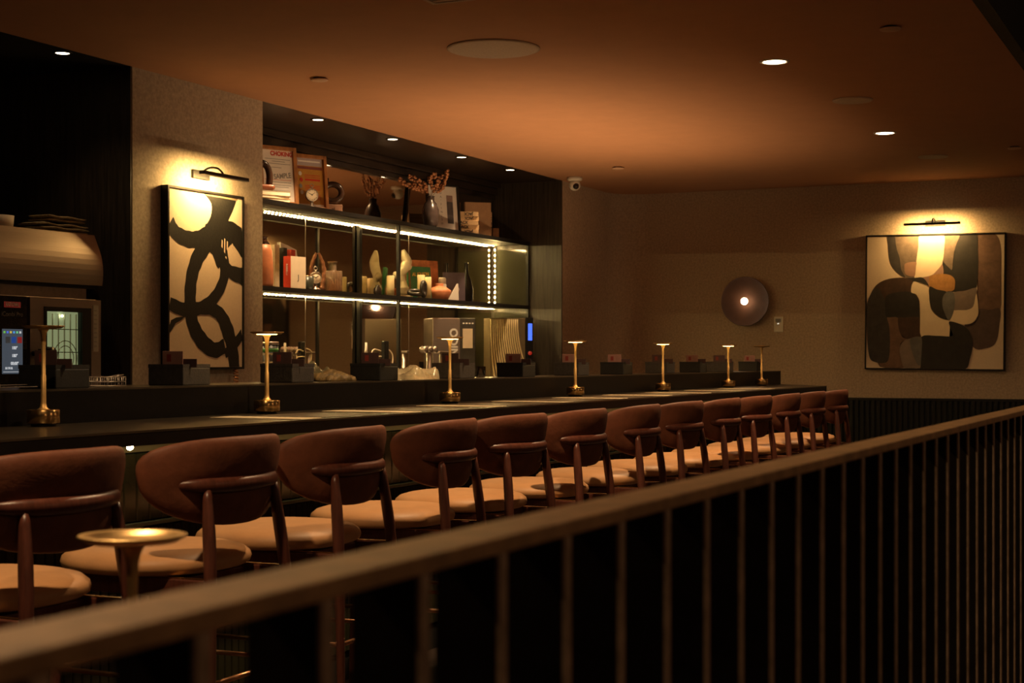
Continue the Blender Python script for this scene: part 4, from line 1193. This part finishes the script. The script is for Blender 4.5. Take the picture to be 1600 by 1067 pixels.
MB().lathe([(0,Hh*.742),(Wd*.5,Hh*.742),(Wd*.5,Hh*.95),(Wd*.4,Hh),(0,Hh)], n=28).build('lid', M['white'], t)
X, Wd, Hh = pxbox(702, 716, 441, 5.46, S2)
t = tag(MB().prism([(-.055,0),(.045,0),(.040,.128),(.028,.128)], 'y', -.002, .002).build('paper_tent', M['paper']), 'white folded paper card leaning at the orange clay pot', 'card')
t.location = (X, 5.46, B2); t.rotation_euler = (0,0,-.5)
X, Wd, Hh = pxbox(697, 729, 424, 5.60, S2)
t = thing('book', (X, 5.62, S2+.001), 'dull purple book standing at the right end of the middle shelf', 'book', 'picture books on the middle shelf', -.85)
b = MB().span((-.088,-.012,0),(.088,-.009,.235)).span((-.088,.009,0),(.088,.012,.235)).span((-.088,-.009,0),(-.085,.009,.235)); b.b.transform(rotx(-.06)); cv = b.build('cover', mat('dull purple cover', (.085,.060,.080), .45, var=.15, scale=14), t)
b = MB().span((-.0845,-.0085,.003),(.086,.0085,.232)); b.b.transform(rotx(-.06)); b.build('pages', M['cream'], t)
b = MB().lathe([(0,-.0125),(.022,-.0125),(.022,-.0130),(0,-.0130)], (.02,0,.10), 20, 'y'); b.b.transform(rotx(-.06)); b.build('printed_emblem', mat('pale plum print', (.30,.20,.20), .5, var=.1, scale=20), cv)
X, Wd, Hh = pxbox(712, 738, 400, 5.70, S2)
t = thing('bottle', (X+.02, 5.69, S2+.001), 'dark bottle shaped vase with a slim bent neck behind the purple book', 'vase')
MB().lathe([(0,0),(.045,0),(.055,.03),(.055,.12),(.040,.19),(.020,.24),(.014,.29),(.014,.325),(.018,.335),(0,.335)], n=32).build('bottle_body', M['black'], t)
# black small vase left of bone
X, Wd, Hh = pxbox(571, 582, 437, 5.66, S2)
tag(MB().lathe([(0,0),(.022,0),(.030,.025),(.028,.055),(.014,.070),(.016,.08),(0,.08)], n=28).build('small_vase', M['fin']), 'small glossy black bud vase left of the cream candle', 'vase').location = (at(590,450,5.6).x, 5.60, S2+.001)

# ------------------------------------------------------------------ back counter equipment
BC = .9405
# steel machine with vertical letters
MR = -.85; cR, sR = math.cos(MR), math.sin(MR)
def corner(px, D, wd, dp):
    """front left corner of a machine turned towards the room whose centre is seen at px"""
    c = at(px, 500, D)
    return c.x - (wd/2)*cR + (dp/2)*sR, D - (wd/2)*sR - (dp/2)*cR
wbody = .335; MD = .30
H = at(700, 497, 5.42).z - BC
mx, my = corner(702, 5.46, wbody, MD)
t = thing('ice_machine', (mx, my, BC), 'brushed steel machine with vertical white lettering and a small panel below the middle shelf', 'machine', None, MR)
MB().span((0,0,.01),(wbody*.62,MD,H), .006).build('body', M['steel'], t)
MB().span((wbody*.625,.005,.01),(wbody,MD,H), .006).build('control_column', mat('dark grey panel', (.09,.085,.07), .4, metal=.4, var=.2, scale=20), t)
MB().span((wbody*.60,-.004,.02),(wbody*.63,.004,H-.004)).build('edge_trim', M['steel'], t)
MB().span((wbody*.70,-.003,H*.60),(wbody*.93,.004,H*.86)).build('panel', M['cream'], t)
text('UNICO', .085, M['whitetext'], t, (wbody*.50,-.0015,H*.62), (PI/2, -PI/2, 0), bold=.003)
for k in range(4): MB().box((wbody*(.72+.07*k),-.002,H*.93),(.016,.004,.010), .002).build('button', M['whitetext'], t)
b = MB()
for xx in (.03, wbody-.03):
    for yy in (.03,MD-.03): b.lathe([(0,0),(.015,0),(.015,.0099),(0,.0099)], (xx,yy,0), 12)
b.build('feet', M['black'], t)
# ribbed front dispenser
wf = .305; wt = .370; DD = .19
H = at(790, 497, 5.49).z - BC
mx, my = corner(794, 5.49, wt, DD)
t = thing('wine_dispenser', (mx, my, BC), 'dispenser with wavy ribbed cream front and small blue screen on the back counter', 'machine', None, MR)
b = MB(); n = 14
# wavy ribs: curved vertical battens
for k in range(n):
    x0 = wf*(k+.5)/n*.80
    ln = []
    for j in range(9):
        f = j/8; z = .02 + (H-.03)*f
        ln.append((min(wf-.004, max(.004, x0 + .16*(1-f)**2.2*(x0/wf+.25))), -.004, z))
    b.tube(ln, .0068, 8, flat=1)
b.build('ribbed_front', mat('cream ribbed board', (.60,.47,.25), .45, var=.08, scale=20), t)
MB().span((0,0,.01),(wf,DD,H), .004).build('body', mat('olive cream board', (.14,.105,.055), .5, var=.08, scale=20), t)
MB().span((wf+.001,-.012,.01),(wt,DD,H+.005), .004).build('control_column', M['black'], t)
MB().span((wf+.020,-.0145,H-.185),(wt-.010,-.0122,H-.045)).build('screen', glow('lit blue screen', (.06,.16,1.), 1.2), t)
MB().lathe([(0,-.022),(.016,-.022),(.016,-.0125),(0,-.0125)], (wf+.035,0,H-.29), 20, 'y').build('red_button', glow('lit red knob', (1,.04,.02), .25), t)
MB().span((wf*.55,-.08,H*.20),(wt,-.013,H*.40), .004).build('drip_box', M['blackpaint'], t)
# white bottle, phone charger with cables
X = at(572, 540, 5.45).x
t = thing('bottle', (X, 5.45, BC), 'slim white squeeze bottle on the back counter', 'bottle')
hz = at(572, 535, 5.45).z - BC
MB().lathe([(0,0),(.024,0),(.026,.01),(.026,hz*.72),(.014,hz*.80),(0,hz*.80)], n=24).build('bottle_body', M['cream'], t)
MB().lathe([(.013,hz*.802),(.009,hz*.86),(.008,hz),(0,hz)], n=16).build('nozzle', M['white'], t)
p = at(599, 548, 5.45)
t = thing('card_reader', (p.x, 5.45, BC), 'black upright device with looping pale cables on the back counter', 'device')
hz = at(599, 535, 5.45).z - BC
MB().span((-.05,-.05,0),(.05,.05,.02), .005).build('stand_base', M['black'], t)
MB().span((-.012,-.012,.02),(.012,.012,hz*.6)).build('stand_post', M['black'], t)
MB().box((0,-.015,hz-.065),(.060,.030,.150), .006).build('device_body', M['black'], t)
for s, pts in enumerate([[(-.02,.01,hz-.06),(-.10,.02,hz-.05),(-.13,.02,hz-.10),(-.06,.02,hz-.22),(0,.02,.03)],[(.02,.01,hz-.04),(.10,.0,hz-.06),(.12,-.01,hz-.12),(.06,-.01,hz-.25),(.03,0,.03)],[(.02,.0,hz-.10),(-.11,.01,hz-.11),(-.10,.01,hz-.2),(-.02,.02,.03)]]):
    MB().tube(smoothline(pts, 7), .0045, 8).build('cable', M['cream'], t)
# draught tap with three chrome heads
p = at(666, 548, 5.22)
t = thing('draught_tap', (p.x, 5.20, BC), 'chrome draught tap with three ornate heads in front of the steel machine', 'tap')
hz = at(666, 540, 5.2).z - BC
MB().lathe([(.05,0),(.05,.012),(.020,.03),(.017,hz-.05),(.0,hz-.05)], n=24).build('column', M['steel'], t)
MB().tube([(-.085,0,hz-.03),(.085,0,hz-.03)], .010, 12).build('crossbar', M['steel'], t)
for s in (-1, 0, 1):
    MB().lathe([(0,-.03),(.020,-.026),(.026,-.01),(.018,.0),(.026,.012),(.014,.030),(0,.034)], (s*.075, 0, hz-.028), 20, 'y').build('tap_head', M['steel'], t)
for k, (px_, lab) in enumerate([(625,'short chrome post left of the draught tap'),(683,'short chrome post with a flat cap right of the draught tap')]):
    p = at(px_, 550, 5.25); hz = at(px_, [548,549][k], 5.25).z - BC
    t = thing('tap_post', (p.x, 5.22, BC), lab, 'tap')
    MB().lathe([(.03,0),(.03,.01),(.012,.02),(.012,hz-.02),(0,hz-.02)], n=20).build('column', M['steel'], t)
    MB().box((0,-.01,hz-.008),([.03,.16][k],.05,.016), .004).build('cap', M['steel'], t)
# cans, tray
p = at(421, 540, 5.45)
for k, (dx, yt, rr_, lab) in enumerate([(0,531,.055,'black tin with a green band stacked beside the plastered column')]):
    hz = at(421, yt, 5.45).z - BC
    t = thing('tin', (p.x, 5.45, BC), lab, 'tin')
    MB().lathe([(0,0),(rr_,0),(rr_,hz-.03),(0,hz-.03)], n=32).build('tin_body', M['black'], t)
    MB().lathe([(rr_+.001,hz*.80),(rr_+.0015,hz*.80),(rr_+.0015,hz*.86),(rr_+.001,hz*.86)], n=32).build('label_band', mat('green label', (.05,.22,.05), .5, var=.1, scale=20), t)
    MB().lathe([(0,hz-.0298),(rr_+.003,hz-.0298),(rr_+.003,hz-.012),(0,hz-.012)], n=32).build('lid', M['steel'], t)
p = at(428, 555, 5.30); hz = at(428, 549, 5.3).z
t = thing('plate_stand', (p.x, 5.25, BC), 'steel stand with stacked trays right beside the plastered column', 'stand')
b = MB()
for zz in (.06,.12,.17): b.span((-.14,-.08,hz-BC-.19+zz),(.10,.08,hz-BC-.182+zz))
b.build('trays', M['steel'], t)
MB().tube(smoothline([(.10,0,hz-BC-.01),(.145,0,hz-BC-.02),(.16,0,hz-BC-.06),(.16,0,0)], 4), .006, 8).tube([(-.13,0,0),(-.13,0,hz-BC-.01)], .006, 8).build('frame', M['steel'], t)
# spiral cord below the brush painting
t = thing('spiral_cord', (at(368,590,5.10).x, 5.10, .90), 'copper coloured spiral cord hanging below the brush painting', 'cord')
b = MB(); z1 = at(368,577,5.1).z - .9
pts = []
for k in range(180):
    a = k*PI/4.2; z = z1 - k*.0021
    pts.append((.014*math.cos(a)+.004, .014*math.sin(a), z))
b.tube(pts, .0028, 6); b.build('coil', M['copper'], t)
MB().tube([(0,.0,z1+.0),(0,.037,z1+.02)], .004, 8).build('wall_clip', M['black'], t)

# ------------------------------------------------------------------ kitchen corner: oven, hood
OD = 5.15
def K(px, py, D=OD): return at(px, py, D)
xl = K(-6,500).x - .12; xr = K(158,500).x
zt = K(100,465).z; zb = zt - .76
t = thing('combi_oven', (xl, OD, zb), 'stainless combi oven with a lit glass door and a touch screen, at the left', 'oven')
WO = xr-xl; HO = zt-zb
d0 = K(47,500).x - xl; d1 = K(141,500).x - xl
OST = mat('brushed oven steel', (.36,.30,.27), .38, metal=1., var=.08, scale=50, stretch=(.2,4,8), bump=.02)
MB().span((0,.03,0),(WO,.70,HO), .004).build('body', OST, t)
# glass window opening: frame, interior, pane
wx0, wx1 = K(69,500).x-xl, K(142,500).x-xl; wz0, wz1 = .10, K(100,480).z-zb
ix0, ix1 = K(73,500).x-xl, K(128,500).x-xl; iz1 = K(100,487).z-zb
b = MB().span((d0,.0,.02),(wx0,.029,HO-.004)).span((wx1,.0,.02),(WO-.002,.029,HO-.004)).span((wx0,.0,wz1),(wx1,.029,HO-.004)).span((wx0,.0,.02),(wx1,.029,wz0))
door = b.build('door', OST, t)
b = MB().span((wx0,-.003,wz0),(ix0,.028,wz1)).span((ix1,-.003,wz0),(wx1,.028,wz1)).span((ix0,-.003,iz1),(ix1,.028,wz1)).span((ix0,-.003,wz0),(ix1,.028,wz0+.03)); b.build('window_frame', M['black'], door)
b = MB().span((ix0,.026,wz0+.03),(ix1,.0285,iz1)); b.build('cavity', glow('lit oven cavity', (.62,.66,.36), .32), door)
b = MB()
for k in range(5): zz = wz0+.06+k*(iz1-wz0-.08)/4.6; b.span((ix0+.004,.018,zz),(ix1-.004,.0245,zz+.004))
for k in range(6): xx = ix0+.02+k*(ix1-ix0-.04)/5; b.span((xx,.019,wz0+.035),(xx+.0035,.0245,iz1-.01))
n = 24; cxf = ix0+(ix1-ix0)*.62; czf = wz0+(iz1-wz0)*.62
for rr_ in (.06,.085): b.tube([(cxf+rr_*math.cos(2*PI*k/n), .022, czf+rr_*math.sin(2*PI*k/n)) for k in range(n)], .0022, 6, closed=True)
b.build('oven_racks', M['steel'], door)
MB().span((ix0,.004,wz0+.03),(ix1,.007,iz1)).build('glass_pane', mat('oven glass', (.85,.9,.8), .02, trans=1., ior=1.1), door)
hp = K(62,552)
MB().tube([(hp.x-xl-.045,-.05,hp.z-zb-.15),(hp.x-xl-.045,-.05,hp.z-zb+.02)], .017, 14).tube([(hp.x-xl-.045,-.05,hp.z-zb+.0),(hp.x-xl-.045,0,hp.z-zb+.0)], .012, 10).lathe([(0,-.075),(.030,-.070),(.032,-.04),(.028,-.028),(0,-.028)], (hp.x-xl+.01,0,hp.z-zb), 24, 'y').build('handle', M['black'], door)
b = MB().span((WO-.062,-.0015,HO-.26),(WO-.022,-.0002,HO-.03)); s_ = b.build('label_strip', mat('grey label', (.36,.33,.30), .6, var=.1, scale=20), door)
for k in range(9): MB().span((WO-.056,-.0022,HO-.06-k*.022),(WO-.034,-.0016,HO-.054-k*.022)).build('printed_mark', M['greytext'], s_)
# control panel
px0 = 0.0; px1 = K(41,500).x - xl
pan = MB().span((px0,-.004,.02),(px1,.029,HO-.004), .002).build('control_panel', M['fin'], t)
lx0, lx1 = K(5,475).x-xl, K(31,475).x-xl; lz0, lz1 = K(18,480.5).z-zb, K(18,471.5).z-zb
lg = MB().span((lx0,-.0055,lz0),(lx1,-.0042,lz1), .0005).build('logo_badge', glow('red badge', (.75,.06,.04), .10), pan)
text('RATIONAL', (lz1-lz0)*.92, M['whitetext'], lg, ((lx0+lx1)/2,-.0062,(lz0+lz1)/2), FACE_Y, bold=.0006, sx=.72)
q = K(18,491); text('iCombi Pro', .030, M['greytext'], pan, (q.x-xl,-.0046,q.z-zb), FACE_Y)
sx0, sx1 = K(2,550).x-xl, K(34,550).x-xl; sz0, sz1 = K(18,584).z-zb, K(18,514).z-zb
scr = MB().span((sx0,-.0055,sz0),(sx1,-.0042,sz1)).build('screen', glow('lit slate blue screen', (.10,.125,.16), .42), pan)
sw = sx1-sx0
for k, cc in enumerate([(.2,.6,.1),(.1,.2,.9),(.8,.6,.1),(.1,.4,.9),(.2,.7,.3),(.7,.7,.7)]):
    MB().span((sx0+sw*(.06+.155*k),-.0062,sz1-.020),(sx0+sw*(.06+.155*k)+sw*.09,-.0056,sz1-.010)).build('icon', glow('icon %d' % k, cc, .6), scr)
for k, cc in enumerate([(.05,.05,.05),(.02,.08,.35),(.35,.02,.02)]):
    MB().span((sx0+sw*(.16+.29*k),-.0062,sz1-.065),(sx0+sw*(.16+.29*k)+sw*.22,-.0056,sz1-.036)).build('tile', glow('tile %d' % k, cc, .5), scr)
lit = glow('lit display digits', (.9,.92,.95), .5)
for k, s_ in enumerate(["100\u00b0", "180\u00b0", "00:00\""]):
    text(s_, .020, lit, scr, (sx0+sw*.60,-.0064,sz1-.088-k*.036), FACE_Y, bold=.0004)
text('& I N &', .015, lit, scr, (sx0+sw*.32,-.0064,sz0+.026), FACE_Y, bold=.0004)
MB().span((sx0+.006,-.0062,sz0+.008),(sx1-.02,-.0056,sz0+.010)).build('status_line', lit, scr)
light('POINT', ((ix0+ix1)/2,.014,iz1-.02), .15, (.85,.95,.5), size=.008, parent=t)
# oven stand
t = thing('oven_stand', (xl, OD, 0), 'dark cabinet stand under the combi oven', 'stand')
MB().span((0,.04,0),(WO,.69,zb-.002)).build('cabinet', M['steeldark'], t)
# hood: curved front canopy with dark plenum
HX = K(160,420,5.2).x
a = at(150,368,5.25); c = at(162,447,5.2)
t = thing('extractor_hood', (0,0,0), 'curved stainless extractor hood over the combi oven', 'hood')
prof = [(5.200-.010*math.sin(PI*min(1,k/10*1.15))+.050*(k/10)**2.2, c.z+(a.z-c.z)*k/10) for k in range(11)] + [(6.4,a.z),(6.4,c.z)]
MB().prism(prof, 'x', HX-1.9, HX).build('canopy', mat('dull brushed hood steel', (.30,.245,.205), .46, metal=1., var=.08, scale=50, stretch=(.2,4,8), bump=.02), t)
MB().span((HX-1.88,5.23,c.z-.016),(HX-.005,6.38,c.z-.001)).build('lower_lip', M['black'], t)
MB().span((HX-1.86,5.24,zt+.004),(HX-.075,6.3,c.z-.017)).build('plenum', M['steeldark'], t)
cloth_top = mat('olive striped towel', (.34,.26,.13), .85, var=.5, scale=40, stretch=(1,6,1))
def folded_towel(loc, w_, d_, layers, label, seed, rz):
    rnd = random.Random(seed)
    b = MB(); th = .016
    for k in range(layers):
        # each layer is a soft slab with a rounded fold, slightly wavy
        n = 14; top = []; bot = []
        z0 = k*(th+.0005)
        off = rnd.uniform(-.006,.006)
        vs = []; fs = []; m = 10
        for i in range(n+1):
            u = -w_/2 + w_*i/n
            for j in range(m):
                a = 2*PI*j/m
                yy = math.copysign(abs(math.cos(a))**.35, math.cos(a))*d_/2 + off
                zz = z0 + th/2 + math.sin(a)*th/2*(1 if 0 < i < n else .55) + .0022*math.sin(u*38+k*2+seed)*(k+1)*.5 + .001*abs(math.sin(seed+k))
                vs.append((u + (rnd.uniform(-.004,.004) if i in (0,n) else 0), yy, max(zz, .0002)))
        for i in range(n):
            for j in range(m): fs.append((i*m+j, i*m+(j+1)%m, (i+1)*m+(j+1)%m, (i+1)*m+j))
        fs.append(tuple(range(m))); fs.append(tuple(reversed([n*m+j for j in range(m)])))
        b._new(vs, fs, True)
    o = b.build('folded_towel', cloth_top); o.location = loc; o.rotation_euler = (0,0,rz)
    return tag(o, label, 'towel', 'folded towels on the hood')
p = at(88, 360, 5.38); folded_towel((p.x, 5.40, a.z+.001), .33, .16, 3, 'folded olive towel lying on the extractor hood, the lower of two', 2, -.06)
p = at(92, 360, 5.38); folded_towel((p.x+.01, 5.40, a.z+.058), .28, .14, 2, 'folded olive towel lying on the extractor hood, the upper of two', 5, .04)
p = at(7, 350, 5.36)
t = thing('bowl', (p.x, 5.40, a.z+.001), 'pale ceramic bowl standing on the extractor hood at the left edge', 'bowl')
MB().lathe([(0,0),(.065,0),(.070,.006),(.075,.062),(.069,.062),(.064,.008),(0,.008)], n=36).build('bowl_body', M['cream'], t)
